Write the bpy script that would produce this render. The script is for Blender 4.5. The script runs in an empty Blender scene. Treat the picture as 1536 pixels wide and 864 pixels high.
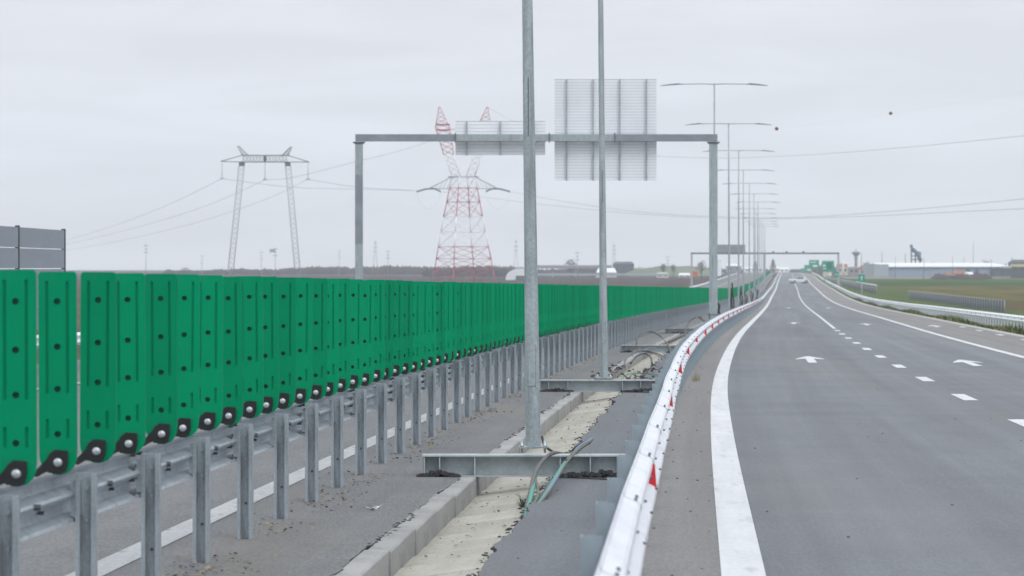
import bpy, bmesh, math, random
import numpy as np
from mathutils import Vector, Matrix

random.seed(11)
S = bpy.context.scene
COL = S.collection
R = math.radians

# ------------------------------------------------------------------ camera
EYE = 1.93
F_PX = 4530.0                       # focal length in pixels of a 1536 px wide picture
cam_d = bpy.data.cameras.new('camera')
cam = bpy.data.objects.new('camera', cam_d)
COL.objects.link(cam)
cam.location = (0, 0, EYE)
cam.rotation_euler = (R(90), 0, 0)
cam_d.sensor_width = 36
cam_d.lens = F_PX / 1536 * 36
cam_d.shift_y = -32 / 1536
cam_d.clip_start = 0.5
cam_d.clip_end = 20000
cam_d.dof.use_dof = True
cam_d.dof.focus_distance = 36
cam_d.dof.aperture_fstop = 4.9
S.camera = cam

# ------------------------------------------------------------------ world, sun, exposure
SUN_EL, SUN_AZ = 48, 150
w = bpy.data.worlds.new("World")
S.world = w
w.use_nodes = True
nt = w.node_tree
nt.nodes.clear()
N = nt.nodes.new
L = nt.links.new
out = N('ShaderNodeOutputWorld')
bg = N('ShaderNodeBackground')
bg.inputs['Strength'].default_value = 0.1
sky = N('ShaderNodeTexSky')
sky.sky_type = 'NISHITA'
sky.sun_disc = False
sky.sun_elevation = R(SUN_EL)
sky.sun_rotation = R(SUN_AZ)
tc = N('ShaderNodeTexCoord')
sep = N('ShaderNodeSeparateXYZ')
L(tc.outputs['Generated'], sep.inputs[0])
ramp = N('ShaderNodeValToRGB')
cr = ramp.color_ramp
cr.elements[0].position = 0.0
cr.elements[0].color = (.68, .72, .79, 1)
cr.elements[1].position = 1.0
cr.elements[1].color = (1.08, 1.12, 1.18, 1)
e = cr.elements.new(0.03); e.color = (.635, .672, .748, 1)
e = cr.elements.new(0.09); e.color = (.625, .648, .710, 1)
e = cr.elements.new(0.4); e.color = (.88, .93, 1.0, 1)
L(sep.outputs['Z'], ramp.inputs[0])
mp = N('ShaderNodeMapping')
mp.inputs['Scale'].default_value = (3.2, 3.2, 22)
L(tc.outputs['Generated'], mp.inputs[0])
nz = N('ShaderNodeTexNoise')
nz.inputs['Scale'].default_value = 3.0
nz.inputs['Detail'].default_value = 5
nz.inputs['Roughness'].default_value = .5
nz.inputs['Distortion'].default_value = .5
L(mp.outputs[0], nz.inputs[0])
mr = N('ShaderNodeMapRange')
mr.inputs['From Min'].default_value = .35
mr.inputs['From Max'].default_value = .65
mr.inputs['To Min'].default_value = 9.35
mr.inputs['To Max'].default_value = 10.25
L(nz.outputs['Fac'], mr.inputs['Value'])
vm = N('ShaderNodeVectorMath')
vm.operation = 'SCALE'
L(ramp.outputs[0], vm.inputs[0])
L(mr.outputs[0], vm.inputs['Scale'])
mx = N('ShaderNodeMix')
mx.data_type = 'RGBA'
mx.inputs[0].default_value = .95
L(sky.outputs[0], mx.inputs[6])
L(vm.outputs[0], mx.inputs[7])
L(mx.outputs[2], bg.inputs[0])
L(bg.outputs[0], out.inputs[0])

sd = bpy.data.lights.new('sun', 'SUN')
sd.energy = 0.7
sd.angle = R(25)
sd.color = (1, .97, .93)
so = bpy.data.objects.new('sun', sd)
COL.objects.link(so)
_v = Vector((math.sin(R(SUN_AZ)) * math.cos(R(SUN_EL)), math.cos(R(SUN_AZ)) * math.cos(R(SUN_EL)), math.sin(R(SUN_EL))))
so.rotation_euler = _v.to_track_quat('Z', 'Y').to_euler()
so.location = (0, 0, 80)

S.view_settings.view_transform = 'Standard'
S.view_settings.look = 'None'
S.view_settings.exposure = 0.35
S.view_settings.gamma = 1.0
S.cycles.use_denoising = True
S.cycles.max_bounces = 6
S.cycles.volume_bounces = 2
S.render.film_transparent = False


# ------------------------------------------------------------------ materials
def mat(name, col, rough=.7, metal=0.0, noise=None, spec=.5, bump=None, dark=None):
    """noise = list of (scale vector, amount, detail): brightness variation of the base colour."""
    m = bpy.data.materials.new(name)
    m.use_nodes = True
    t = m.node_tree
    b = t.nodes['Principled BSDF']
    b.inputs['Roughness'].default_value = rough
    b.inputs['Metallic'].default_value = metal
    b.inputs['Specular IOR Level'].default_value = spec
    b.inputs['Base Color'].default_value = (*col, 1)
    if noise:
        tcn = t.nodes.new('ShaderNodeTexCoord')
        prev = None
        for sc, amt, det in noise:
            mpn = t.nodes.new('ShaderNodeMapping')
            mpn.inputs['Scale'].default_value = sc
            t.links.new(tcn.outputs['Object'], mpn.inputs[0])
            n = t.nodes.new('ShaderNodeTexNoise')
            n.inputs['Scale'].default_value = 1
            n.inputs['Detail'].default_value = det
            n.inputs['Roughness'].default_value = .6
            t.links.new(mpn.outputs[0], n.inputs[0])
            r = t.nodes.new('ShaderNodeMapRange')
            r.inputs['From Min'].default_value = .3
            r.inputs['From Max'].default_value = .7
            r.inputs['To Min'].default_value = 1 - amt
            r.inputs['To Max'].default_value = 1 + amt
            t.links.new(n.outputs['Fac'], r.inputs['Value'])
            if prev is None:
                prev = r.outputs[0]
            else:
                mm = t.nodes.new('ShaderNodeMath')
                mm.operation = 'MULTIPLY'
                t.links.new(prev, mm.inputs[0])
                t.links.new(r.outputs[0], mm.inputs[1])
                prev = mm.outputs[0]
            if bump and (sc, amt, det) == noise[-1]:
                bn = t.nodes.new('ShaderNodeBump')
                bn.inputs['Strength'].default_value = bump[0]
                bn.inputs['Distance'].default_value = bump[1]
                t.links.new(n.outputs['Fac'], bn.inputs['Height'])
                t.links.new(bn.outputs[0], b.inputs['Normal'])
        v = t.nodes.new('ShaderNodeVectorMath')
        v.operation = 'SCALE'
        v.inputs[0].default_value = col
        t.links.new(prev, v.inputs['Scale'])
        t.links.new(v.outputs[0], b.inputs['Base Color'])
    return m


def stained(m, col2, scale, lo, hi, fac=.8, det=5):
    """mix a second colour in patches over material m"""
    t = m.node_tree
    b = t.nodes['Principled BSDF']
    src = b.inputs['Base Color'].links[0].from_socket if b.inputs['Base Color'].links else None
    tcn = t.nodes.new('ShaderNodeTexCoord')
    mpn = t.nodes.new('ShaderNodeMapping')
    mpn.inputs['Scale'].default_value = scale
    mpn.inputs['Location'].default_value = (3.3, 7.7, 1.1)
    t.links.new(tcn.outputs['Object'], mpn.inputs[0])
    n = t.nodes.new('ShaderNodeTexNoise')
    n.inputs['Scale'].default_value = 1
    n.inputs['Detail'].default_value = det
    t.links.new(mpn.outputs[0], n.inputs[0])
    r = t.nodes.new('ShaderNodeMapRange')
    r.inputs['From Min'].default_value = lo
    r.inputs['From Max'].default_value = hi
    r.inputs['To Min'].default_value = 0
    r.inputs['To Max'].default_value = fac
    t.links.new(n.outputs['Fac'], r.inputs['Value'])
    x = t.nodes.new('ShaderNodeMix')
    x.data_type = 'RGBA'
    t.links.new(r.outputs[0], x.inputs[0])
    if src:
        t.links.new(src, x.inputs[6])
    else:
        x.inputs[6].default_value = b.inputs['Base Color'].default_value
    x.inputs[7].default_value = (*col2, 1)
    t.links.new(x.outputs[2], b.inputs['Base Color'])
    return m


M = {}
M['asphalt'] = mat('asphalt', (.160, .170, .184), .82, 0, [((.05, .012, 1), .10, 3), ((1.1, .35, 1), .07, 6), ((50, 8, 30), .15, 4)], .35, (.5, .01))
stained(M['asphalt'], (.185, .188, .19), (.35, .03, 1), .52, .72, .55)
M['asphalt_left'] = mat('asphalt_left', (.168, .172, .176), .85, 0, [((.3, .08, 1), .09, 4), ((2.2, .7, 1), .09, 5), ((50, 9, 30), .24, 4)], .3, (.5, .01))
stained(M['asphalt_left'], (.20, .185, .16), (.9, .12, 1), .55, .75, .6)
M['shoulder'] = mat('shoulder_asphalt', (.205, .20, .197), .85, 0, [((.3, .05, 1), .08, 4), ((50, 8, 30), .18, 4)], .3)
M['lip'] = mat('broken_asphalt', (.042, .042, .045), .8, 0, [((9, 9, 9), .5, 3)], .4)
M['paint'] = mat('road_paint', (.60, .61, .62), .6, 0, [((1.5, .5, 1), .06, 5), ((22, 12, 20), .07, 4)], .4)
stained(M['paint'], (.34, .335, .32), (7, 1.2, 9), .57, .74, .6)
M['paint_old'] = mat('worn_road_paint', (.42, .43, .43), .65, 0, [((1.5, .5, 1), .1, 5), ((26, 15, 20), .18, 4)], .4)
stained(M['paint_old'], (.2, .2, .2), (11, 4, 9), .58, .7, .7)
M['concrete'] = mat('kerb_concrete', (.335, .335, .33), .9, 0, [((.9, .9, 2), .12, 5), ((30, 30, 30), .14, 4)], .3, (.4, .01))
stained(M['concrete'], (.17, .165, .155), (2.2, 2.2, 6), .52, .7, .6)
M['channel'] = mat('channel_concrete', (.41, .395, .345), .9, 0, [((1.3, .35, 1), .13, 5), ((28, 14, 30), .12, 4)], .3)
stained(M['channel'], (.245, .225, .175), (1.2, .3, 2), .47, .70, .75)
M['channel_bed'] = mat('channel_bed', (.09, .085, .075), .95)
M['gutter'] = mat('gutter_concrete', (.42, .41, .38), .9, 0, [((2, .2, 1), .1, 4)], .3)
M['green'] = mat('green_plastic', (.0, .262, .118), .75, 0, [((9, 9, 3), .05, 3)], .08)
def vary(m, amt):
    t = m.node_tree; b = t.nodes['Principled BSDF']
    src = b.inputs['Base Color'].links[0].from_socket
    oi = t.nodes.new('ShaderNodeObjectInfo'); mr_ = t.nodes.new('ShaderNodeMapRange')
    mr_.inputs['To Min'].default_value = 1 - amt; mr_.inputs['To Max'].default_value = 1 + amt
    t.links.new(oi.outputs['Random'], mr_.inputs['Value'])
    v = t.nodes.new('ShaderNodeVectorMath'); v.operation = 'SCALE'
    t.links.new(src, v.inputs[0]); t.links.new(mr_.outputs[0], v.inputs['Scale']); t.links.new(v.outputs[0], b.inputs['Base Color'])


stained(M['green'], (.035, .26, .16), (6, 6, 2.2), .5, .8, .35)
vary(M['green'], .11)
M['green_recess_shade'] = mat('green_plastic_recess_shade', (.001, .085, .048), .6)  # same plastic, darkened: shade painted into the paddle holes and groove walls
M['black'] = mat('black_plastic', (.012, .013, .014), .45)
M['bolt'] = mat('zinc_bolt', (.50, .54, .56), .35, .55)
M['bolt_dark'] = mat('dark_bolt', (.10, .11, .12), .5, .5)
M['galv'] = mat('galvanised_steel', (.42, .465, .505), .42, .55, [((14, 14, 5), .10, 5), ((60, 60, 60), .10, 3)], .5)
stained(M['galv'], (.20, .23, .26), (7, 7, 1.6), .53, .72, .6)
M['galv_post'] = mat('galvanised_post', (.40, .445, .48), .45, .5, [((16, 16, 3), .14, 5), ((70, 70, 40), .14, 3)], .5)
stained(M['galv_post'], (.15, .175, .20), (12, 12, 2.0), .54, .70, .7)
M['galv_pole'] = mat('galvanised_pole', (.37, .42, .44), .5, .35, [((11, 11, 2.4), .14, 5), ((38, 38, 30), .18, 4)], .5)
stained(M['galv_pole'], (.22, .25, .265), (13, 13, .9), .55, .7, .7)
M['rail_white'] = mat('bright_galvanised_rail', (.68, .70, .74), .5, .12, [((1.6, 1.2, 3), .08, 5), ((30, 24, 40), .07, 4)], .5)
stained(M['rail_white'], (.42, .44, .47), (3, 1.2, 16), .56, .75, .5)
M['rail_post'] = mat('median_post_steel', (.31, .37, .41), .5, .35, [((7, 7, 4), .12, 5)], .5)
M['beam'] = mat('beam_steel', (.43, .475, .49), .5, .35, [((5, 5, 3), .14, 5), ((50, 50, 50), .1, 3)], .5)
stained(M['beam'], (.24, .265, .275), (3, 3, 2.2), .52, .7, .6)
M['red'] = mat('red_reflector', (.62, .022, .03), .35)
M['sign_back'] = mat('sign_back_aluminium', (.88, .90, .93), .6, .0, [((.8, .8, .8), .04, 3)], .5)
M['sign_rib'] = mat('sign_rib_aluminium', (.50, .53, .58), .5, .1)
M['dark_steel'] = mat('dark_steel', (.14, .165, .185), .5, .4, [((2, 2, 2), .15, 4)])
M['gantry_dark'] = mat('weathered_gantry_steel', (.27, .30, .335), .5, .4, [((1.2, 1.2, 1.2), .16, 5)])
M['grey_board'] = mat('grey_board_panel', (.26, .295, .335), .6, .2, [((.5, .5, 3), .06, 4)])
M['board_post'] = mat('board_post', (.045, .055, .07), .5)
M['grass'] = mat('grass', (.065, .10, .028), .95, 0, [((.25, .1, 1), .35, 5), ((5, 3, 4), .35, 4)], .1)
M['grass_dry'] = mat('dry_grass', (.24, .22, .12), .95, 0, [((.5, .5, 1), .25, 5)])
M['leaf_litter'] = mat('leaf_litter', (.25, .20, .12), .95, 0, [((6, 6, 6), .5, 3)])
M['gravel'] = mat('gravel_bits', (.11, .105, .10), .95, 0, [((5, 5, 5), .5, 3)])
M['white_plastic'] = mat('white_plastic', (.82, .84, .85), .5)
vary(M['channel'], .09)
vary(M['concrete'], .07)
M['cable_black'] = mat('cable_black', (.022, .024, .026), .5)
M['cable_green'] = mat('cable_green', (.05, .30, .22), .5)
M['cable_beige'] = mat('cable_beige', (.13, .135, .10), .6)
M['cable_blue'] = mat('cable_blue', (.14, .22, .30), .5)
M['cable_grey'] = mat('cable_grey', (.12, .11, .11), .6)
M['tree_bark'] = mat('tree_bark', (.10, .085, .075), .95)
M['twigs'] = mat('twigs', (.075, .075, .095), .95, 0, [((.3, .3, .3), .3, 3)])
M['ball_red'] = mat('marker_ball_red', (.16, .035, .03), .5)
M['hedge'] = mat('hedge_twigs', (.15, .12, .135), .95)
M['evergreen'] = mat('evergreen_leaves', (.055, .09, .05), .95, 0, [((.2, .2, .2), .3, 3)])
M['wall_blue'] = mat('warehouse_cladding', (.29, .36, .49), .6, 0, [((.5, .1, .02), .03, 3)])
M['wall_pale'] = mat('warehouse_pale_cladding', (.36, .41, .46), .6)
M['roof_white'] = mat('white_roof', (.78, .80, .82), .5)
M['wall_dark'] = mat('dark_wall', (.06, .075, .11), .6)
M['wall_cream'] = mat('cream_wall', (.55, .52, .47), .8)
M['roof_red'] = mat('red_roof', (.34, .13, .10), .8)
M['glass_dark'] = mat('window_glass', (.05, .06, .07), .15)
M['yellow'] = mat('yellow_band', (.60, .52, .30), .7)
M['blue_steel'] = mat('blue_painted_steel', (.07, .14, .24), .6)
M['grey_concrete'] = mat('grey_concrete', (.27, .27, .29), .9)
M['pylon_grey'] = mat('pylon_steel', (.42, .46, .48), .6, .2)
M['pylon_dark'] = mat('pylon_dark_steel', (.15, .18, .20), .6, .2)
M['pylon_red'] = mat('pylon_red_paint', (.50, .10, .13), .6)
M['wire'] = mat('wire', (.20, .21, .23), .6, .3)
M['sign_green'] = mat('green_sign_face', (.01, .30, .21), .5)
M['sign_green_dark'] = mat('dark_green_sign_face', (.0, .17, .12), .5)
M['sign_print'] = mat('white_sign_print', (.75, .80, .80), .5)
M['car_paint'] = mat('silver_white_car_paint', (.60, .62, .65), .3, .2)
M['tyre'] = mat('tyre_rubber', (.02, .02, .021), .85)
M['rim'] = mat('alloy_rim', (.45, .46, .48), .35, .7)
M['lamp_glass'] = mat('headlamp_glass', (.6, .62, .64), .15)
M['tail_red'] = mat('tail_lamp_red', (.4, .02, .02), .3)
M['orange'] = mat('orange_plastic', (.55, .14, .05), .6)
M['hill'] = mat('hill_grass', (.13, .16, .10), .95, 0, [((.02, .02, .02), .3, 4)])
M['mesh_wire'] = mat('fence_wire', (.14, .155, .18), .55, .3)


# terrain: strips of field in different colours
def streaks(m, sc, amt):
    t = m.node_tree; b = t.nodes['Principled BSDF']
    src = b.inputs['Base Color'].links[0].from_socket
    uv = t.nodes.new('ShaderNodeUVMap'); uv.uv_map = 'road'
    prev = src
    for (sx, sy), am in zip(sc, amt):
        mp_ = t.nodes.new('ShaderNodeMapping'); mp_.inputs['Scale'].default_value = (sx, sy, 1)
        t.links.new(uv.outputs[0], mp_.inputs[0])
        n = t.nodes.new('ShaderNodeTexNoise'); n.inputs['Scale'].default_value = 1; n.inputs['Detail'].default_value = 4
        t.links.new(mp_.outputs[0], n.inputs[0])
        mr_ = t.nodes.new('ShaderNodeMapRange')
        mr_.inputs['From Min'].default_value = .3; mr_.inputs['From Max'].default_value = .7
        mr_.inputs['To Min'].default_value = 1 - am; mr_.inputs['To Max'].default_value = 1 + am
        t.links.new(n.outputs['Fac'], mr_.inputs['Value'])
        v = t.nodes.new('ShaderNodeVectorMath'); v.operation = 'SCALE'
        t.links.new(prev, v.inputs[0]); t.links.new(mr_.outputs[0], v.inputs['Scale']); prev = v.outputs[0]
    t.links.new(prev, b.inputs['Base Color'])


streaks(M['asphalt'], ((1.1, .012), (4.5, .03), (.22, .35)), (.13, .06, .06))
streaks(M['asphalt_left'], ((1.4, .02), (5, .05)), (.09, .05))
streaks(M['shoulder'], ((2.2, .02), (6, .06)), (.09, .05))
streaks(M['paint'], ((7, .25), (1.3, .7)), (.06, .05))


def terrain_mat():
    m = bpy.data.materials.new('field_ground')
    m.use_nodes = True
    t = m.node_tree
    b = t.nodes['Principled BSDF']
    b.inputs['Roughness'].default_value = .95
    b.inputs['Specular IOR Level'].default_value = .05
    tcn = t.nodes.new('ShaderNodeTexCoord')
    sp = t.nodes.new('ShaderNodeSeparateXYZ')
    t.links.new(tcn.outputs['Object'], sp.inputs[0])
    # right-hand fields by distance
    nw = t.nodes.new('ShaderNodeTexNoise')
    nw.inputs['Scale'].default_value = .006
    nw.inputs['Detail'].default_value = 4
    t.links.new(tcn.outputs['Object'], nw.inputs[0])
    a = t.nodes.new('ShaderNodeMath'); a.operation = 'MULTIPLY_ADD'
    t.links.new(nw.outputs['Fac'], a.inputs[0])
    a.inputs[1].default_value = 160
    t.links.new(sp.outputs['Y'], a.inputs[2])
    s = t.nodes.new('ShaderNodeMath'); s.operation = 'DIVIDE'
    t.links.new(a.outputs[0], s.inputs[0])
    s.inputs[1].default_value = 1500
    rr = t.nodes.new('ShaderNodeValToRGB')
    c = rr.color_ramp
    c.elements[0].position = 0; c.elements[0].color = (.13, .15, .07, 1)
    c.elements[1].position = 1; c.elements[1].color = (.15, .15, .13, 1)
    for p, k in ((.22, (.13, .085, .05)), (.29, (.15, .10, .06)), (.33, (.12, .115, .05)), (.42, (.175, .155, .06)), (.48, (.135, .135, .05)), (.55, (.16, .13, .065)),
                 (.60, (.045, .105, .025)), (.82, (.06, .13, .04)), (.88, (.15, .14, .11))):
        e = c.elements.new(p); e.color = (*k, 1)
    t.links.new(s.outputs[0], rr.inputs[0])
    # left-hand ploughed land
    rl = t.nodes.new('ShaderNodeValToRGB')
    c = rl.color_ramp
    c.elements[0].position = 0; c.elements[0].color = (.14, .12, .09, 1)
    c.elements[1].position = 1; c.elements[1].color = (.085, .08, .095, 1)
    for p, k in ((.4, (.14, .115, .09)), (.6, (.115, .09, .085)), (.8, (.09, .08, .09))):
        e = c.elements.new(p); e.color = (*k, 1)
    t.links.new(s.outputs[0], rl.inputs[0])
    fx = t.nodes.new('ShaderNodeMapRange')
    fx.inputs['From Min'].default_value = 0
    fx.inputs['From Max'].default_value = 20
    xs = t.nodes.new('ShaderNodeMath'); xs.operation = 'MULTIPLY_ADD'
    t.links.new(sp.outputs['Y'], xs.inputs[0])
    xs.inputs[1].default_value = -.085
    t.links.new(sp.outputs['X'], xs.inputs[2])
    t.links.new(xs.outputs[0], fx.inputs['Value'])
    x = t.nodes.new('ShaderNodeMix'); x.data_type = 'RGBA'
    t.links.new(fx.outputs[0], x.inputs[0])
    t.links.new(rl.outputs[0], x.inputs[6])
    t.links.new(rr.outputs[0], x.inputs[7])
    n2 = t.nodes.new('ShaderNodeTexNoise')
    mpn = t.nodes.new('ShaderNodeMapping')
    mpn.inputs['Scale'].default_value = (.12, .02, .1)
    t.links.new(tcn.outputs['Object'], mpn.inputs[0])
    t.links.new(mpn.outputs[0], n2.inputs[0])
    n2.inputs['Scale'].default_value = 1
    n2.inputs['Detail'].default_value = 8
    r2 = t.nodes.new('ShaderNodeMapRange')
    r2.inputs['From Min'].default_value = .3; r2.inputs['From Max'].default_value = .7
    r2.inputs['To Min'].default_value = .48; r2.inputs['To Max'].default_value = 1.0
    t.links.new(n2.outputs['Fac'], r2.inputs['Value'])
    v = t.nodes.new('ShaderNodeVectorMath'); v.operation = 'SCALE'
    t.links.new(x.outputs[2], v.inputs[0])
    t.links.new(r2.outputs[0], v.inputs['Scale'])
    t.links.new(v.outputs[0], b.inputs['Base Color'])
    return m


M['field'] = terrain_mat()


# ------------------------------------------------------------------ helpers
class MB:
    """collects polygons; build() links them as one mesh object"""
    def __init__(s):
        s.v = []; s.f = []; s.m = []; s.sm = []

    def poly(s, pts, mi=0, smooth=False):
        b = len(s.v)
        s.v += [tuple(p) for p in pts]
        s.f.append(tuple(range(b, b + len(pts)))); s.m.append(mi); s.sm.append(smooth)

    def box(s, c, d, mi=0, rz=0.0, top=(1, 1)):
        """box centred at c, size d; top = scale of the upper face"""
        b = len(s.v)
        cs, sn = math.cos(rz), math.sin(rz)
        for z in (-.5, .5):
            kx, ky = (1, 1) if z < 0 else top
            for x, y in ((-.5, -.5), (.5, -.5), (.5, .5), (-.5, .5)):
                px, py = x * d[0] * kx, y * d[1] * ky
                s.v.append((c[0] + px * cs - py * sn, c[1] + px * sn + py * cs, c[2] + z * d[2]))
        for q in ((0, 3, 2, 1), (4, 5, 6, 7), (0, 1, 5, 4), (1, 2, 6, 5), (2, 3, 7, 6), (3, 0, 4, 7)):
            s.f.append(tuple(b + i for i in q)); s.m.append(mi); s.sm.append(False)

    def tube(s, pts, r, n=8, mi=0, caps=True, smooth=True):
        pts = [Vector(p) for p in pts]
        rs = r if isinstance(r, (list, tuple)) else [r] * len(pts)
        b = len(s.v)
        for i, p in enumerate(pts):
            a = pts[max(i - 1, 0)]; c = pts[min(i + 1, len(pts) - 1)]
            t = (c - a).normalized()
            u = t.cross(Vector((0, 0, 1)))
            if u.length < .05:
                u = t.cross(Vector((0, 1, 0)))
            u.normalize()
            w_ = t.cross(u)
            for k in range(n):
                an = 2 * math.pi * k / n
                s.v.append(tuple(p + (u * math.cos(an) + w_ * math.sin(an)) * rs[i]))
        for i in range(len(pts) - 1):
            for k in range(n):
                k2 = (k + 1) % n
                s.f.append((b + i * n + k, b + i * n + k2, b + (i + 1) * n + k2, b + (i + 1) * n + k)); s.m.append(mi); s.sm.append(smooth)
        if caps:
            s.f.append(tuple(b + k for k in range(n))); s.m.append(mi); s.sm.append(False)
            s.f.append(tuple(b + (len(pts) - 1) * n + n - 1 - k for k in range(n))); s.m.append(mi); s.sm.append(False)

    def extrude(s, outline, vec, mi=0, smooth=False, closed=True, caps=True):
        """outline: 3-d points, extruded by vec"""
        b = len(s.v); n = len(outline); vec = Vector(vec)
        s.v += [tuple(p) for p in outline] + [tuple(Vector(p) + vec) for p in outline]
        for i in range(n if closed else n - 1):
            j = (i + 1) % n
            s.f.append((b + i, b + j, b + n + j, b + n + i)); s.m.append(mi); s.sm.append(smooth)
        if caps:
            s.f.append(tuple(b + i for i in range(n - 1, -1, -1))); s.m.append(mi); s.sm.append(False)
            s.f.append(tuple(b + n + i for i in range(n))); s.m.append(mi); s.sm.append(False)

    def lathe(s, prof, c=(0, 0, 0), n=16, mi=0, smooth=True):
        """prof: (radius, z)"""
        b = len(s.v)
        for r, z in prof:
            for k in range(n):
                a = 2 * math.pi * k / n
                s.v.append((c[0] + r * math.cos(a), c[1] + r * math.sin(a), c[2] + z))
        for i in range(len(prof) - 1):
            for k in range(n):
                k2 = (k + 1) % n
                s.f.append((b + i * n + k, b + i * n + k2, b + (i + 1) * n + k2, b + (i + 1) * n + k)); s.m.append(mi); s.sm.append(smooth)
        s.f.append(tuple(b + n - 1 - k for k in range(n))); s.m.append(mi); s.sm.append(False)
        s.f.append(tuple(b + (len(prof) - 1) * n + k for k in range(n))); s.m.append(mi); s.sm.append(False)

    def mesh(s, name, mats, fix=True):
        me = bpy.data.meshes.new(name)
        me.from_pydata(s.v, [], s.f)
        for m_ in (mats if isinstance(mats, (list, tuple)) else [mats]):
            me.materials.append(m_)
        me.polygons.foreach_set('material_index', s.m)
        me.polygons.foreach_set('use_smooth', s.sm)
        if fix:
            bm = bmesh.new(); bm.from_mesh(me)
            bmesh.ops.recalc_face_normals(bm, faces=bm.faces)
            bm.to_mesh(me); bm.free()
        me.update()
        return me


WP = {}


def put(name, me, pos=(0, 0, 0), rz=0.0, parent=None, local=False):
    """link an object; pos is in world space unless local (local to the parent)"""
    o = bpy.data.objects.new(name, me)
    COL.objects.link(o)
    p = Vector(pos)
    if parent is not None:
        o.parent = parent
        if not local:
            p = p - WP[parent.name]
    o.location = p
    o.rotation_euler = (0, 0, rz)
    WP[o.name] = Vector(pos)
    return o


def tag(o, label=None, cat=None, group=None, kind=None):
    if label: o['label'] = label
    if cat: o['category'] = cat
    if group: o['group'] = group
    if kind: o['kind'] = kind
    return o


def thing(name, label, cat, pos=(0, 0, 0), group=None, kind=None):
    o = put(name, None, pos)
    o.empty_display_size = .3
    return tag(o, label, cat, group, kind)


def table(pts):
    xs = [p[0] for p in pts]; ys = [p[1] for p in pts]
    n = len(xs)
    d = [(ys[i + 1] - ys[i]) / (xs[i + 1] - xs[i]) for i in range(n - 1)]
    mm = [d[0]] + [(d[i - 1] * (xs[i + 1] - xs[i]) + d[i] * (xs[i] - xs[i - 1])) / (xs[i + 1] - xs[i - 1]) for i in range(1, n - 1)] + [d[-1]]

    def f(x):
        if x <= xs[0]: return ys[0] + mm[0] * (x - xs[0])
        if x >= xs[-1]: return ys[-1] + mm[-1] * (x - xs[-1])
        i = max(k for k in range(n - 1) if xs[k] <= x)
        h_ = xs[i + 1] - xs[i]; t = (x - xs[i]) / h_
        return ((2 * t**3 - 3 * t**2 + 1) * ys[i] + (t**3 - 2 * t**2 + t) * h_ * mm[i]
                + (-2 * t**3 + 3 * t**2) * ys[i + 1] + (t**3 - t**2) * h_ * mm[i + 1])
    return f


# alignment: lateral position of the glare-screen barrier and depth of the pavement below the eye, along the road
XF = table([(-20, -4.64), (0, -3.44), (10, -2.84), (21, -2.17), (39, -1.05), (57, .15), (87, 2.45), (110, 4.35), (130, 6.07), (166, 9.3), (208, 13.1),
            (277, 19.3), (383, 28.8), (453, 35.1), (600, 48.6), (830, 69.4), (1000, 85), (1200, 103.2), (1500, 130.5), (2500, 221)])
HD = table([(-20, 1.784), (0, 1.93), (50, 2.295), (100, 2.66), (150, 3.03), (208, 3.46), (277, 3.98), (383, 4.56), (453, 4.68), (600, 4.58), (830, 4.0), (1000, 3.35),
            (1200, 2.98), (1500, 3.1), (2000, 4.2), (2500, 4.9)])
FLAT = 4.93


def zg(d): return EYE - HD(d)


def hdg(d): return -math.atan((XF(d + .5) - XF(d - .5)))      # rotation about z that turns +Y to the road direction


def RD(d, off, z=0.0): return Vector((XF(d) + off, d, zg(d) + z))


def P(x, y, d): return Vector(((x - 768) * d / F_PX, d, EYE - (y - 400) * d / F_PX))


def stations(d0, d1, near=1.0, k=.02):
    ds = [d0]
    while ds[-1] < d1:
        ds.append(min(d1, ds[-1] + max(near, abs(ds[-1]) * k)))
    return ds


def ribbon(name, d0, d1, prof, mats, near=1.0, k=.02, mi=None, parent=None):
    """surface along the road; prof = [(offset, z)], offset may be a function of d"""
    mb = MB()
    ds = stations(d0, d1, near, k)
    n = len(prof)
    for d in ds:
        for o_, z_ in prof:
            o2 = o_(d) if callable(o_) else o_
            mb.v.append(tuple(RD(d, o2, z_)))
    for i in range(len(ds) - 1):
        for j in range(n - 1):
            mb.f.append((i * n + j, i * n + j + 1, (i + 1) * n + j + 1, (i + 1) * n + j))
            mb.m.append(mi[j] if mi else 0); mb.sm.append(False)
    me = mb.mesh(name, mats, False)
    uv = me.uv_layers.new(name='road')
    uvv = []
    for d in ds:
        for o_, z_ in prof:
            uvv.append((o_(d) if callable(o_) else o_, d))
    for li, lp in enumerate(me.loops):
        uv.data[li].uv = uvv[lp.vertex_index]
    return put(name, me, (0, 0, 0), 0, parent)


def wob(d, seed, amp, sc):
    def h(i, q): return (math.sin(i * 127.1 + q * 311.7 + seed * 74.7) * 43758.5) % 1 - .5
    def vn(x, q):
        i = math.floor(x); f = x - i
        return h(i, q) * (1 - f) + h(i + 1, q) * f
    return amp * (1.1 * vn(d * sc, 1) + .7 * vn(d * sc * 3.1, 2) + .45 * vn(d * sc * 8.7, 3))


def wob_old(d, seed, amp, sc):
    s = seed * 1.7
    return amp * (math.sin(d * sc + s) * .5 + math.sin(d * sc * 2.7 + s * 2.1) * .3 + math.sin(d * sc * 6.1 + s * 3.3) * .2 + math.sin(d * sc * 14.3 + s) * .14)


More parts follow.
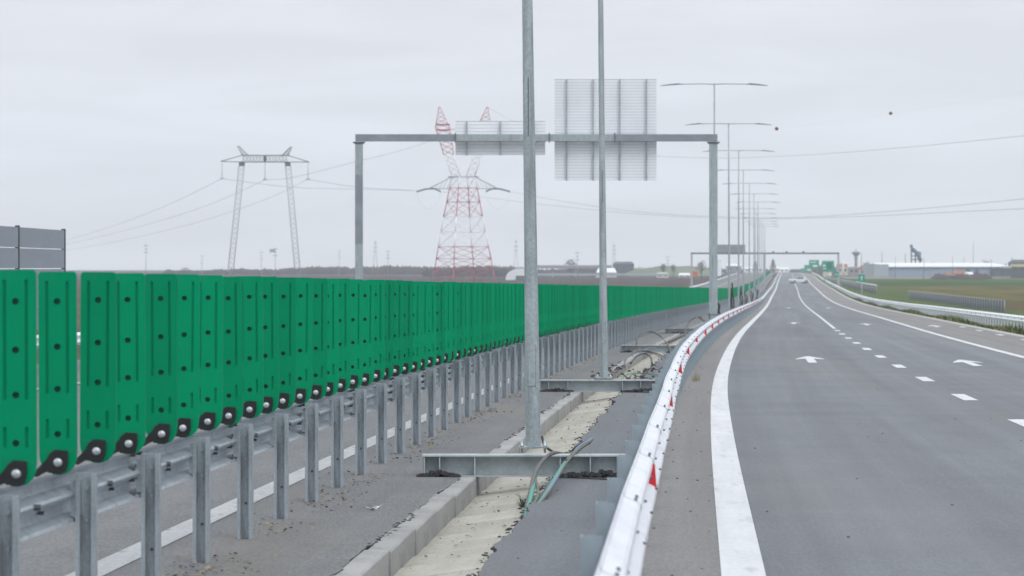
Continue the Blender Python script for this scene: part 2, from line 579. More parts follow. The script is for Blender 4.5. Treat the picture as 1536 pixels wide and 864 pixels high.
# ------------------------------------------------------------------ the ground
def terrain():
    ds = stations(-80, 4200, 6, .04)
    offs = [-2600, -1500, -500, -160, -60, -30, -18, -14.3, -6, 1, 6, 15.8, 17.5, 24, 36, 70, 160, 500, 1500, 2600]
    mb = MB(); n = len(offs)
    zf = EYE - FLAT
    for d in ds:
        fade = max(0, min(1, (2300 - d) / 500))
        for o_ in offs:
            if -14.4 <= o_ <= 16: z = min(zg(d) - .36, 5) * fade + zf * (1 - fade)
            elif -19 < o_ < 18:
                z = max(zf, zg(d) - .55) if zg(d) > zf else zf
                z = z * fade + zf * (1 - fade)
            else: z = zf + .15 * math.sin(o_ * .02 + d * .013)
            cx = XF(min(d, 1500))
            mb.v.append((cx + o_, d, z))
    for i in range(len(ds) - 1):
        for j in range(n - 1):
            mb.f.append((i * n + j, i * n + j + 1, (i + 1) * n + j + 1, (i + 1) * n + j)); mb.m.append(0); mb.sm.append(True)
    return tag(put('ground', mb.mesh('ground', M['field'], False)), 'flat farmland in bands of green and brown on both sides of the road', kind='structure')


terrain()


def right_edge(d):
    return 1.96 + wob(d, 3, .085, .55) if d < 160 else 1.97


def left_edge(d):
    return 1.03 + wob(d, 8, .05, 1.3) if d < 160 else 1.0


rc = tag(ribbon('right_carriageway', -10, 2200, [(right_edge, -.30), (right_edge, 0), (2.9, 0), (3.62, 0), (12.3, 0), (15.1, 0)], [M['lip'], M['asphalt'], M['shoulder']], .12, .0035, [0, 1, 2, 1, 2]),
         'grey asphalt carriageway with white lines running away to the horizon', kind='structure')
lc = tag(ribbon('left_carriageway', -10, 2200, [(-14.0, -.02), (-.4, .012), (lambda d: left_edge(d) - .12, .012), (left_edge, .008), (left_edge, -.02)], [M['asphalt_left'], M['lip']], .12, .0035, [0, 0, 0, 1]),
         'grey asphalt carriageway behind the green glare screens', kind='structure')
tag(ribbon('gutter', -10, 2000, [(15.1, -.03), (15.1, .006), (15.55, .006), (15.55, -.1)], M['gutter'], 2, .02), 'pale concrete gutter along the outer edge of the road', kind='structure')
tag(ribbon('verge', -10, 1500, [(15.55, -.02), (16.9, -.06), (19.5, -.45), (25, -1.0), (29, -1.6)], M['grass'], 2, .02), 'green grass verge below the outer guardrail', kind='structure')

mb = MB()
ds = stations(150, 700, 8, .03)
for d0_, d1_ in zip(ds[:-1], ds[1:]):
    zz = EYE - FLAT + .22
    mb.poly([(XF(d0_) + 18, d0_, zz), (XF(d0_) + 31, d0_, zz - .04), (XF(d1_) + 31, d1_, zz - .04), (XF(d1_) + 18, d1_, zz)])
tag(put('meadow', mb.mesh('meadow', M['grass'], False)), 'strip of green grass between the verge and the wire fence', kind='structure')

# painted markings
tag(ribbon('edge_line', -5, 1900, [(3.62, .005), (3.92, .005)], M['paint'], 1, .01), 'broad white edge line beside the median guardrail', kind='structure')
tag(ribbon('edge_line', -5, 1700, [(11.98, .005), (12.23, .005)], M['paint'], 1, .01), 'white line between the traffic lanes and the outer lane', kind='structure')
tag(ribbon('edge_line', -5, 1400, [(-.755, .017), (-.505, .017)], M['paint_old'], 1, .01), 'worn white edge line behind the steel posts', kind='structure')
tag(ribbon('edge_line', -5, 1400, [(-9.45, .009), (-9.2, .009)], M['paint_old'], 1, .01), 'far white edge line of the left carriageway', kind='structure')
tag(ribbon('lane_line', 146, 1300, [(8.03, .005), (8.19, .005)], M['paint'], 2, .01), 'solid far stretch of the white lane line', kind='structure')
dash_me = None
for k in range(10):
    d0 = 41.4 + 10.72 * k
    mb = MB()
    for j in range(4):
        a, b_ = d0 + j * .78, d0 + (j + 1) * .78
        mb.poly([RD(a, 7.99, .005), RD(a, 8.24, .005), RD(b_, 8.24, .005), RD(b_, 7.99, .005)])
    put('lane_dash', mb.mesh('lane_dash', M['paint'], False), (0, 0, 0), 0, rc)
for k in range(4):
    d0 = 112 + 13 * k
    mb = MB()
    mb.poly([RD(d0, 14.55, .005), RD(d0, 14.8, .005), RD(d0 + 3, 14.8, .005), RD(d0 + 3, 14.55, .005)])
    put('lane_dash', mb.mesh('lane_dash', M['paint'], False), (0, 0, 0), 0, rc)


def arrow(d, off, label, ln=7.5):
    pts = [(-.115, 0), (.115, 0), (.115, ln * .60), (.40, ln * .50), (.36, ln * .62), (.05, ln), (-.05, ln), (-.36, ln * .62), (-.40, ln * .50), (-.115, ln * .60)]
    mb = MB()
    q = [RD(d + y, off + x, .006) for x, y in pts]
    mb.poly([q[0], q[1], q[2], q[9]]); mb.poly([q[9], q[2], q[5], q[6]])
    mb.poly([q[2], q[3], q[4], q[5]]); mb.poly([q[9], q[6], q[7], q[8]])
    return tag(put('lane_arrow', mb.mesh('lane_arrow', M['paint'], False)), label, kind='structure')


arrow(78.6, 6.05, 'nearest white arrow in the left lane')
arrow(75.2, 10.1, 'nearest white arrow in the middle lane', 6.6)
arrow(166, 6.2, 'second white arrow in the left lane')
arrow(160, 10.1, 'second white arrow in the middle lane')
arrow(152, 13.45, 'white arrow in the outer lane near the gutter')
arrow(300, 6.1, 'third white arrow in the left lane')
arrow(300, 10.1, 'third white arrow in the middle lane')

# road dirt: dark bits and patches of tar, on the pavement
mb = MB()
for _ in range(170):
    d = random.uniform(12, 90); o_ = random.choice([random.uniform(3.1, 3.6), random.uniform(3.0, 11), random.uniform(2.0, 2.9)])
    s_ = random.uniform(.006, .02)
    mb.box(RD(d, o_, s_ * .3), (s_, s_ * 1.4, s_ * .6), 0, random.random() * 3, (.6, .6))
tag(put('road_grit', mb.mesh('road_grit', M['gravel'])), 'dark grit scattered over the road', 'grit', kind='stuff')

# median: kerb stones and the concrete channel
kerb = put('kerb', None, RD(12, 1.1)); tag(kerb, 'row of concrete kerb stones along the drainage channel', kind='structure')


def kerb_mesh(ln, i):
    mb = MB()
    w_, h_ = .19, .30
    c = .012
    pr = [(-w_ / 2, -h_), (w_ / 2, -h_), (w_ / 2, -c), (w_ / 2 - c, .0), (-w_ / 2 + c, .0), (-w_ / 2, -c)]
    mb.extrude([(x, -ln / 2, z) for x, z in pr], (0, ln, 0))
    return mb.mesh('kerb_stone', M['concrete'])


km = [kerb_mesh(1.975, 0), kerb_mesh(1.96, 1)]
for i in range(66):
    d = 13.2 + 2 * i
    rr_ = random.uniform(-1, 1)
    o = put('kerb_stone', km[i % 2], RD(d, 1.10 + rr_ * .008, .006 + random.uniform(-.006, .006)), hdg(d) + rr_ * .004, kerb)
put('kerb_stone_run', ribbon('kerb_run_tmp', 145, 1000, [(1.0, -.2), (1.0, .006), (1.19, .006), (1.19, -.3)], M['concrete'], 3, .02).data, (0, 0, 0), 0, kerb)
bpy.data.objects.remove(bpy.data.objects['kerb_run_tmp'])
chan = tag(ribbon('drainage_channel', 8, 1000, [(1.16, -.232), (2.14, -.092)], M['channel_bed'], 1, .01), 'sandy concrete drainage channel between kerb and median asphalt', kind='structure')


def slab_mesh(ln):
    mb = MB()
    mb.extrude([(-.46, -ln / 2, -.05), (.46, -ln / 2, .085), (.46, -ln / 2, .13), (-.46, -ln / 2, 0)], (0, ln, 0))
    return mb.mesh('channel_slab', M['channel'])


sm = [slab_mesh(.955), slab_mesh(.945)]
for i in range(132):
    d = 12.5 + i
    put('channel_slab', sm[i % 2], RD(d, 1.655, -.205 + random.uniform(-.007, .007)), hdg(d) + random.uniform(-.003, .003), chan)

# rags of black tar along both broken asphalt edges
mb = MB()
for _ in range(1300):
    d = random.uniform(12, 100)
    side = random.random() < .35
    if side:
        o_ = left_edge(d) + random.uniform(-.03, .03); z = .012
        if math.sin(d * .8 + 1) < .1: continue
    else:
        o_ = right_edge(d) + random.uniform(-.07, .02); z = random.uniform(-.06, .01)
    s_ = random.uniform(.008, .020)
    mb.box(RD(d, o_, z), (s_, s_ * 2.4, s_ * .6), 0, random.random() * 3, (.5, .6))
tag(put('asphalt_crumbs', mb.mesh('asphalt_crumbs', M['lip'])), 'crumbled black edge of the asphalt along kerb and channel', 'broken asphalt', kind='stuff')

# grit and leaves: in the channel, and thickened at post bases to suggest contact shade
mb = MB()
for _ in range(6500):
    d = 14 + 75 * random.random() ** 1.3
    k = random.random()
    clump = math.sin(d * 1.9) + math.sin(d * .7 + 1)
    if k < .9:
        if clump < random.uniform(-1.2, 1.2): continue
        o_ = random.gauss(.08, .17); z = .015
    else:
        o_ = random.uniform(1.25, 1.95); z = -.20 + (o_ - 1.2) * .15
    s_ = random.uniform(.008, .034)
    p = RD(d, o_, z + .002)
    a = random.random() * 6.3
    u = Vector((math.cos(a), math.sin(a), random.uniform(-.1, .5))) * s_; v = Vector((-math.sin(a), math.cos(a), random.uniform(0, .5))) * s_ * random.uniform(.4, .9)
    mb.poly([p, p + u, p + u + v, p + v], 0 if random.random() < .6 else 1)
tag(put('leaf_litter', mb.mesh('leaf_litter', [M['leaf_litter'], M['gravel']], False)), 'dry brown leaves and grit gathered by the post bases and in the channel', 'leaf litter', kind='stuff')

# grass blades under the outer rail
mb = MB()
for _ in range(16000):
    d = 120 + 330 * random.random() ** 1.4
    o_ = random.uniform(15.6, 19.5)
    z = -.02 - .04 * min(1, (o_ - 15.55) / 1.35) - max(0, (o_ - 16.9)) * .19
    h_ = random.uniform(.08, .30) * (1 + .5 * math.sin(d * .11))
    p = RD(d, o_, z); s_ = random.uniform(.03, .09)
    mb.poly([p, p + Vector((s_, 0, 0)), p + Vector((random.uniform(-.1, .15), random.uniform(-.1, .1), h_))], 0 if random.random() < .72 else 1)
tag(put('verge_grass', mb.mesh('verge_grass', [M['grass'], M['grass_dry']], False)), 'grass tufts under and behind the outer guardrail', 'grass', kind='stuff')

# ------------------------------------------------------------------ guardrail pieces
WPROF = [(0, .31), (.006, .292), (.070, .262), (.083, .248), (.083, .222), (.070, .205), (.008, .172), (0, .155), (.008, .138), (.070, .105), (.083, .088), (.083, .062), (.070, .048), (.006, .018), (0, 0)]


def w_rail(d0, d1, off, z0, side, jog=(0, 0), splice=True, bolts=True, bmi=1, dk=1.0, tilt=0.0):
    """one length of W-beam from d0 to d1; side = +1 faces right, -1 faces left"""
    mb = MB()
    WPR = [(u * dk + (.31 - z) * tilt, z) for u, z in WPROF]
    n = len(WPR)
    nst = max(2, int((d1 - d0) / 2) + 1)
    ds = [d0 + (d1 - d0) * i / (nst - 1) for i in range(nst)]
    for sh, th in ((0, 0), (1, .004)):
        b = len(mb.v)
        for i, d in enumerate(ds):
            t = i / (nst - 1)
            j = jog[0] * (1 - t) + jog[1] * t
            for u, z in WPR:
                mb.v.append(tuple(RD(d, off + j + side * (u - th), z0 + z)))
        for i in range(nst - 1):
            for k in range(n - 1):
                mb.f.append((b + i * n + k, b + i * n + k + 1, b + (i + 1) * n + k + 1, b + (i + 1) * n + k)); mb.m.append(0); mb.sm.append(False)
    # edges
    for i in range(nst - 1):
        for k in (0, n - 1):
            a = i * n + k; c = nst * n + i * n + k
            mb.f.append((a, a + n, c + n, c)); mb.m.append(0); mb.sm.append(False)
    if splice:   # overlapping end, a little proud
        b = len(mb.v)
        for d in (d1 - .16, d1 + .16):
            for u, z in WPR:
                mb.v.append(tuple(RD(d, off + jog[1] + side * (u + .0025), z0 + z * 1.006 - .001)))
        for k in range(n - 1):
            mb.f.append((b + k, b + k + 1, b + n + k + 1, b + n + k)); mb.m.append(0); mb.sm.append(False)
    if bolts:
        def bolt(d, u, z, r=.0115):
            p = RD(d, off + jog[1] + side * (u * dk + (.31 - z) * tilt + .004), z0 + z)
            q = p + Vector((side * .016, 0, 0))
            mb.tube([p, q], [r, r * .8], 6, bmi, True, False)
            if side < 0:
                mb.tube([p, p + Vector((.035, 0, 0))], r * 1.25, 6, bmi, True, False)
        for dd in (d1 - .11, d1 + .11):
            for z, u in (((.278, .035), (.19, .04), (.12, .04), (.032, .035)) if side < 0 else ((.272, .05),)):
                bolt(dd, u, z)
        dd = d0
        while dd < d1 - .5:
            bolt(dd + 1.0, .006, .155, .015)
            bolt(dd + .6, .074, .215, .009)
            bolt(dd + 1.4, .074, .095, .009)
            dd += 2.0
    return mb


# --- left barrier with green glare screens
BAR = RD(14, 0)
bar = thing('glare_screen_barrier', 'long steel barrier topped with green glare screen paddles, left of the lamp posts', 'barrier', BAR)

# C-shaped posts, open side towards the traffic coming from behind the camera
pm = MB()
ol = [(-.058, .075), (.058, .075), (.058, 0), (.032, 0), (.032, .012), (.046, .012), (.046, .063), (-.046, .063), (-.046, .012), (-.032, .012), (-.032, 0), (-.058, 0)]
pm.extrude([(x, y, -.1) for x, y in ol], (0, 0, .99), 0)
for z in (.28, .62, .80):
    pm.tube([(0, .064, z), (0, .050, z)], .010, 6, 1 if z > .4 else 2, True, False)
post_me = pm.mesh('steel_post', [M['galv_post'], M['bolt'], M['bolt_dark']])
d = 13.1 + .0
k = 0
posts_d = [21.15 + 2.0 * n for n in range(-4, 540)]
for k, d in enumerate(posts_d):
    if k < 300:
        put('steel_post', post_me, RD(d, -.016 + random.uniform(-.006, .006), random.uniform(-.008, .008)), hdg(d) + random.uniform(-.05, .05), bar)
mb = MB()
for d in posts_d[300:]:
    mb.box(RD(d, 0, .42), (.12, .07, .9))
tag(put('far_posts', mb.mesh('far_posts', M['galv_post']), (0, 0, 0), 0, bar), kind='stuff')
# W-beam on the far side of the posts, 4 m lengths
d = 11.15
jg = 0
i = 0
while d < 320:
    j2 = random.uniform(-.006, .006)
    mb = w_rail(d, d + 4.0, -.085, .605, -1, (jg, j2))
    put('rail_length', mb.mesh('rail_length', [M['galv'], M['bolt_dark']]), (0, 0, 0), 0, bar)
    jg = j2; d += 4.0; i += 1
mb = w_rail(d, 1100, -.085, .605, -1, (0, 0), False, False)
put('rail_length', mb.mesh('rail_length', [M['galv']]), (0, 0, 0), 0, bar)
# spacers between posts and rail, and a carrying rail for the screens
for k, d in enumerate(posts_d[:60]):
    mb = MB()
    mb.box((-.075, .035, .74), (.05, .06, .20))
    put("spacer", mb.mesh("spacer", M["galv_post"]), RD(d, 0), hdg(d), bar)


def paddle_mesh():
    mb = MB()
    H = 1.10; T = .032
    xs = [-.097, -.060, -.045, -.022, .022, .045, .060, .097]
    zs = [.13, .198, .242, .301, .442, .486, .671, .715, .917, .961, 1.048, 1.078]
    hol = {(3, 1), (3, 4), (3, 6), (3, 8)}

    def groove(i, j):
        return i in (1, 5) and (zs[j] >= .441 and zs[j + 1] <= 1.049 or zs[j] >= .195 and zs[j + 1] <= .302)
    dp = .010
    for i in range(7):
        for j in range(11):
            x0, x1, z0, z1 = xs[i], xs[i + 1], zs[j], zs[j + 1]
            if (i, j) in hol:
                cx, cz, r = (x0 + x1) / 2, (z0 + z1) / 2, .018
                sq = []
                n = 8
                for k in range(n):
                    a = math.pi / 4 + 2 * math.pi * k / n
                    m_ = max(abs(math.cos(a)), abs(math.sin(a)))
                    sq.append((cx + math.cos(a) / m_ * (x1 - x0) / 2, cz + math.sin(a) / m_ * (z1 - z0) / 2))
                ci = [(cx + math.cos(math.pi / 4 + 2 * math.pi * k / n) * r, cz + math.sin(math.pi / 4 + 2 * math.pi * k / n) * r) for k in range(n)]
                for k in range(n):
                    k2 = (k + 1) % n
                    mb.poly([(sq[k][0], 0, sq[k][1]), (ci[k][0], 0, ci[k][1]), (ci[k2][0], 0, ci[k2][1]), (sq[k2][0], 0, sq[k2][1])])
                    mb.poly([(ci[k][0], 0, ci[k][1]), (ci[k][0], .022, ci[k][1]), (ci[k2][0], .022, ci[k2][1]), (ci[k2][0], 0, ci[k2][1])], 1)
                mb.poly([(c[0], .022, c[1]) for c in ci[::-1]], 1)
                continue
            y = dp if groove(i, j) else 0
            mb.poly([(x0, y, z0), (x1, y, z0), (x1, y, z1), (x0, y, z1)])
            if y:
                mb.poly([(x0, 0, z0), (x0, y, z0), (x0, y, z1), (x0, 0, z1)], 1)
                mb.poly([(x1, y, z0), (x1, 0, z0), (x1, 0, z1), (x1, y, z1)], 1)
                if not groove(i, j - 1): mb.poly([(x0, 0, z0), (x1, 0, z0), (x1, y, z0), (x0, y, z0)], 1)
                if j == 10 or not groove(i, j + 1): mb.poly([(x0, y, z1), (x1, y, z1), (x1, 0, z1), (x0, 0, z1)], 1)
    top = [(-.097, 1.078), (.097, 1.078), (.094, 1.090), (.085, 1.1), (-.085, 1.1), (-.094, 1.090)]
    mb.poly([(x, 0, z) for x, z in top])
    low = [(-.097, .13), (-.094, .085), (-.080, .045), (-.055, .018), (-.02, .002), (.015, 0), (.05, .012), (.078, .040), (.092, .075), (.097, .13)]
    mb.poly([(x, -.003, z) for x, z in low])
    mb.poly([(-.097, -.003, .13), (.097, -.003, .13), (.097, 0, .133), (-.097, 0, .133)], 1)
    # outline
    oln = low + [(.097, 1.078), (.094, 1.090), (.085, 1.1), (-.085, 1.1), (-.094, 1.090), (-.097, 1.078)]
    for k in range(len(oln)):
        a, b_ = oln[k], oln[(k + 1) % len(oln)]
        mb.poly([(a[0], -.001, a[1]), (a[0], T, a[1]), (b_[0], T, b_[1]), (b_[0], -.001, b_[1])])
    mb.poly([(x, T, z) for x, z in oln[::-1]])
    return mb.mesh('glare_paddle', [M['green'], M['green_recess_shade']], False)


pad_me = paddle_mesh()
# rubber bracket: D shape with a strut towards the rail
mb = MB()
D_ = [(-.040, .020), (.012, .012), (.034, .030), (.042, .070), (.040, .122), (-.010, .128), (-.034, .108), (-.045, .085)]
mb.extrude([(x * 1.25, -.006, .068 + (z - .068) * 1.15) for x, z in D_], (0, -.016, 0))
br_me = mb.mesh('bracket', M['black'])
mb = MB()
W_ = [(-.030, .028), (-.020, .118), (-.052, .090), (-.112, .026), (-.128, -.004), (-.104, -.012), (-.075, .008)]
mb.extrude([(x, .002, z) for x, z in W_], (0, -.014, 0))
st_me = mb.mesh('strut', M['black'])
mb = MB()
mb.lathe([(.024, 0), (.024, .006), (.020, .012), (.012, .016), (.001, .017)], n=12)
mb.v = [(x, -z - .021, y) for x, y, z in mb.v]
bo_me = mb.mesh('bolt', M['bolt'])
pd = [12.1, 13.1, 14.05]
for bx_ in (23, 88, 146, 192, 242, 275, 312, 344, 375, 399, 425, 449.6, 472.8, 491, 509.7, 528.5, 547, 563, 576.7, 591.7, 605.7, 618.4, 630, 643.4, 655.8, 666, 675, 685, 693, 701.7, 710, 718):
    lo, hi = 10., 90.       # the spacing of the screens is a little uneven
    for _ in range(40):
        md = (lo + hi) / 2
        if XF(md) / md < (bx_ - 768) / F_PX: lo = md
        else: hi = md
    pd.append(lo)
while pd[-1] < 1100:
    pd.append(pd[-1] + 1.0 + (random.uniform(-.14, .14) if pd[-1] < 60 else random.uniform(-.05, .05)))
for k, d in enumerate(pd[:300]):
    o = put('glare_paddle', pad_me, RD(d, random.uniform(-.004, .004), .922 + random.uniform(-.006, .006)), hdg(d) * .4 + random.uniform(-.05, .05), bar)
    o.rotation_euler[1] = random.uniform(-.009, .009)
    o.scale = (1.06, 1, 1)
    if k < 75:
        b1 = put('bracket', br_me, (0, 0, 0), 0, o, True)
        b1.location = (random.uniform(-.004, .004), 0, random.uniform(-.004, .004))
        put('strut', st_me, (0, 0, 0), 0, o, True)
        b2 = put('bolt', bo_me, (0, 0, 0), 0, o, True)
        b2.location = (b1.location[0] + .002, -.001, .068 + b1.location[2])
mb = MB()
for d in pd[300:]:
    mb.box(RD(d, 0, .922 + .55), (.194, .035, 1.10))
tag(put('far_glare_paddles', mb.mesh('far_glare_paddles', M['green']), (0, 0, 0), 0, bar), kind='stuff')

# --- median guardrail on the right, bright and new
mg = thing('median_guardrail', 'bright white steel guardrail with red reflectors, between median and right carriageway', 'guardrail', RD(10, 3.1))
pm = MB()
ol = [(-.062, .0), (-.062, .10), (.0, .10), (.0, .094), (-.056, .094), (-.056, .006), (.03, .006), (.03, .0)]
pm.extrude([(x, y, -.1) for x, y in ol], (0, 0, 1.0), 0)
pm.tube([(-.02, -.012, .66), (-.02, .002, .66)], .016, 6, 1, True, False)
pm.box((-.02, -.006, .655), (.05, .008, .022), 1)
mpost_me = pm.mesh('steel_post', [M['rail_post'], M['bolt_dark']])
mposts = [8.40 + 2.02 * n for n in range(0, 640)]
for d in mposts[:300]:
    put('steel_post', mpost_me, RD(d, 3.03 + random.uniform(-.006, .006), random.uniform(-.01, .01)), hdg(d), mg)
mb = MB()
for d in mposts[300:]:
    mb.box(RD(d, 3.02, .42), (.09, .06, .9))
tag(put('far_posts', mb.mesh('far_posts', M['rail_post']), (0, 0, 0), 0, mg), kind='stuff')
d = 7.39; jg = 0
while d < 340:
    j2 = random.uniform(-.010, .010)
    mb = w_rail(d, d + 4.04, 3.085, .585, 1, (jg, j2), dk=.95, tilt=.17)
    put('rail_length', mb.mesh('rail_length', [M['rail_white'], M['bolt_dark']]), (0, 0, 0), 0, mg)
    jg = j2; d += 4.04
mb = w_rail(d, 1300, 3.085, .585, 1, (0, 0), False, False, dk=.95, tilt=.17)
put('rail_length', mb.mesh('rail_length', [M['rail_white']]), (0, 0, 0), 0, mg)
# red reflectors in the groove of the rail
mb = MB()
tri = [(.034, -.095), (.120, -.095), (.106, .092), (.094, .092)]
mb.extrude([(x, 0, z) for x, z in tri], (0, .025, 0), 0)
mb.box((.06, .012, -.088), (.11, .03, .014), 1)
ref_me = mb.mesh('reflector', [M['red'], M['bolt']])
for k in range(22):
    d = 19.0 + 12.7 * k
    o = put('reflector', ref_me, RD(d, 3.085, .735), hdg(d), mg)
    if k > 4: o.scale = (1.25, 1, 1.1)

# --- outer guardrail on the right
og = thing('outer_guardrail', 'long white guardrail on short posts along the grass verge at the right', 'guardrail', RD(110, 16.2))
pm = MB()
pm.extrude([(-.05, 0, -.3), (.05, 0, -.3), (.05, .06, -.3), (-.05, .06, -.3)], (0, 0, .98), 0)
opost_me = pm.mesh('steel_post', M['sign_rib'])
od = [104 + 2.0 * k for k in range(560)]
for d in od[:300]:
    put('steel_post', opost_me, RD(d, 16.32, -.02), hdg(d), og)
mb = MB()
for d in od[300:]:
    mb.box(RD(d, 16.32, .3), (.1, .06, .8))
tag(put('far_posts', mb.mesh('far_posts', M['sign_rib']), (0, 0, 0), 0, og), kind='stuff')
d = 104
while d < 360:
    mb = w_rail(d, d + 4.0, 16.27, .42, -1, (0, 0), True, False)
    for q in (.12,):
        p = RD(d + 2, 16.27 - .085, .42 + .155)
        mb.box(p, (.02, .05, .05), 1)
    put('rail_length', mb.mesh('rail_length', [M['sign_back'], M['bolt_dark']]), (0, 0, 0), 0, og)
    d += 4.0
mb = w_rail(d, 1250, 16.27, .42, -1, (0, 0), False, False)
put('rail_length', mb.mesh('rail_length', [M['sign_back']]), (0, 0, 0), 0, og)

# --- far guardrail of the left carriageway
lg = thing('left_guardrail', 'grey guardrail along the far side of the left carriageway', 'guardrail', RD(60, -12.3))
ld = [60 + 4.0 * k for k in range(260)]
mb = MB()
mb.box((0, 0, .4), (.1, .06, .9))
lp_me = mb.mesh('steel_post', M['galv_post'])
for d in ld:
    put('steel_post', lp_me, RD(d, -12.2), hdg(d), lg)
d = 60
while d < 1090:
    mb = w_rail(d, min(d + 40.0, 1100), -12.1, .55, 1, (0, 0), False, False)
    put('rail_length', mb.mesh('rail_length', [M['sign_back']]), (0, 0, 0), 0, lg)
    d += 40

# ------------------------------------------------------------------ ground beams, lamp posts, cables
ORD = ['nearest', 'second', 'third', 'fourth', 'fifth', 'sixth', 'seventh', 'eighth', 'ninth', 'tenth', 'eleventh', 'twelfth', 'thirteenth', 'fourteenth', 'fifteenth', 'sixteenth',
       'seventeenth', 'eighteenth', 'nineteenth', 'twentieth', 'twenty-first', 'twenty-second', 'twenty-third', 'twenty-fourth']


def ground_beam(d, o0, o1, label, ends):
    root = thing('ground_beam', label, 'steel beam', RD(d, (o0 + o1) / 2), 'steel beams lying across the median')
    x0, x1 = XF(d) + o0, XF(d) + o1
    z0 = zg(d) + .004
    cx, ln = (x0 + x1) / 2, x1 - x0
    mb = MB(); mb.box((cx, d + .16, z0 + .2125), (ln, .30, .015)); put('top_flange', mb.mesh('top_flange', M['beam']), (0, 0, 0), 0, root)
    mb = MB(); mb.box((cx, d + .16, z0 + .0075), (ln, .30, .015)); put('bottom_flange', mb.mesh('bottom_flange', M['beam']), (0, 0, 0), 0, root)
    mb = MB(); mb.box((cx, d + .16, z0 + .11), (ln - .01, .012, .189)); put('web', mb.mesh('web', M['beam']), (0, 0, 0), 0, root)
    mb = MB(); mb.box((0, 0, 0), (.012, .135, .188)); sme = mb.mesh('stiffener', M['beam'])
    for t in (.01, .18 / ln * 1.0, .54 / ln, .60, .73, .86, .985):
        put('stiffener', sme, (x0 + ln * t, d + .085, z0 + .11), 0, root)
    # broken asphalt heaped against the beam
    for (a, b_) in ends:
        mb = MB()
        for _ in range(110):
            o_ = random.uniform(a, b_); s_ = random.uniform(.02, .055)
            edge = min(o_ - a, b_ - o_) / (b_ - a) * 2
            mb.box(RD(d - .02 - random.random() ** 2 * .12, o_, s_ * .3 + random.random() * .06 * edge), (s_ * 1.3, s_, s_ * .8), 0, random.random() * 3, (.55, .6))
        q = [RD(d + .05, a, .006), RD(d - .08, a + .05, .006), RD(d - .35 - random.random() * .3, (a + b_) / 2 + .1, .006), RD(d - .12, b_, .006), RD(d + .05, b_, .006)]
        mb.poly(q)
        tag(put('asphalt_rubble', mb.mesh('asphalt_rubble', M['lip'])), 'broken black asphalt heaped against the %s beam' % label.split()[0], 'broken asphalt', kind='stuff')
    return root


ground_beam(30.9, .64, 3.0, 'nearest grey steel beam across the median, carrying the front lamp post', [(.60, 1.02), (2.0, 2.9)])
ground_beam(56.3, .40, 3.0, 'second grey steel beam across the median, under the thinner lamp post', [(.40, 1.05), (1.95, 2.9)])
ground_beam(91, .50, 3.0, 'third grey steel beam across the median, bare of any post', [(.5, 1.0), (1.9, 2.6)])
ground_beam(130, .50, 3.0, 'farthest grey steel beam across the median, with loose cables', [(.3, 1.8)])

lamp_spots = [(31.8, 800, 791, 0.222), (56.6, 906, 901, .222)]
pl = [(150, 1071.5), (186, 1094), (222, 1108), (258, 1115), (291, 1124), (324, 1131), (357, 1137)]


def lamp_post(i, d, X, lean, z_base, label, detail):
    base = Vector((X, d, zg(d) + z_base))
    root = thing('lamp_post', label, 'lamp post', base, 'galvanised lamp posts along the median')
    H = 12.1 - z_base
    rs = [(0, .080), (.02, .079), (2.5, .066), (5, .054), (8, .047), (H, .038)]
    n = 20 if detail else 8
    mb = MB()
    mb.tube([base + Vector((lean * z, 0, z + .03)) for z, _ in rs], [r for _, r in rs], n)
    if detail:      # inspection door
        mb.box(base + Vector((lean * .9 + .0, -.073, .9)), (.075, .02, .42), 0)
        mb.box(base + Vector((lean * .9 + .036, -.078, .9)), (.004, .012, .44), 1)
        mb.box(base + Vector((lean * 4, -.056, 3.62)), (.012, .012, .62), 1)
    put('pole', mb.mesh('pole', [M['galv_pole'], M['dark_steel']]), (0, 0, 0), 0, root)
    mb = MB(); mb.box(base + Vector((0, 0, .045)), (.30, .30, .016)); put('base_plate', mb.mesh('base_plate', M['galv_pole']), (0, 0, 0), 0, root)
    if detail:
        for sx in (-.12, .12):
            for sy in (-.12, .12):
                mb = MB(); mb.tube([base + Vector((sx, sy, -.01)), base + Vector((sx, sy, .10))], .012, 8)
                mb.lathe([(.022, 0), (.022, .018)], base + Vector((sx, sy, .054)), 6); put('anchor_bolt', mb.mesh('anchor_bolt', M['bolt']), (0, 0, 0), 0, root)
    top = base + Vector((lean * H, 0, H))
    rz = -.10
    for s_ in (-1, 1):
        mb = MB()
        mb.tube([top + Vector((s_ * x, 0, z)) for x, z in ((0, -.01), (.6, .012), (1.4, .0), (1.7, -.01))], .026, 6)
        put('bracket_arm', mb.mesh('bracket_arm', M['galv_pole']), (0, 0, 0), 0, root)
        mb = MB()
        prof = [(1.65, .035, .05), (1.8, .07, .12), (2.2, .06, .15), (2.6, .03, .10), (2.68, .012, .05)]
        for j in range(len(prof) - 1):
            a, b_ = prof[j], prof[j + 1]
            dz = lambda x: -.02 - (x - 1.65) * .07
            A_ = [(s_ * a[0], -a[2], dz(a[0])), (s_ * a[0], a[2], dz(a[0])), (s_ * a[0], a[2] * .7, dz(a[0]) + a[1]), (s_ * a[0], -a[2] * .7, dz(a[0]) + a[1])]
            B_ = [(s_ * b_[0], -b_[2], dz(b_[0])), (s_ * b_[0], b_[2], dz(b_[0])), (s_ * b_[0], b_[2] * .7, dz(b_[0]) + b_[1]), (s_ * b_[0], -b_[2] * .7, dz(b_[0]) + b_[1])]
            for q in range(4):
                q2 = (q + 1) % 4
                mb.poly([top + Vector(A_[q]), top + Vector(A_[q2]), top + Vector(B_[q2]), top + Vector(B_[q])])
            if j == 0: mb.poly([top + Vector(p_) for p_ in A_])
        put('luminaire', mb.mesh('luminaire', M['dark_steel']), (0, 0, 0), 0, root)
    return root


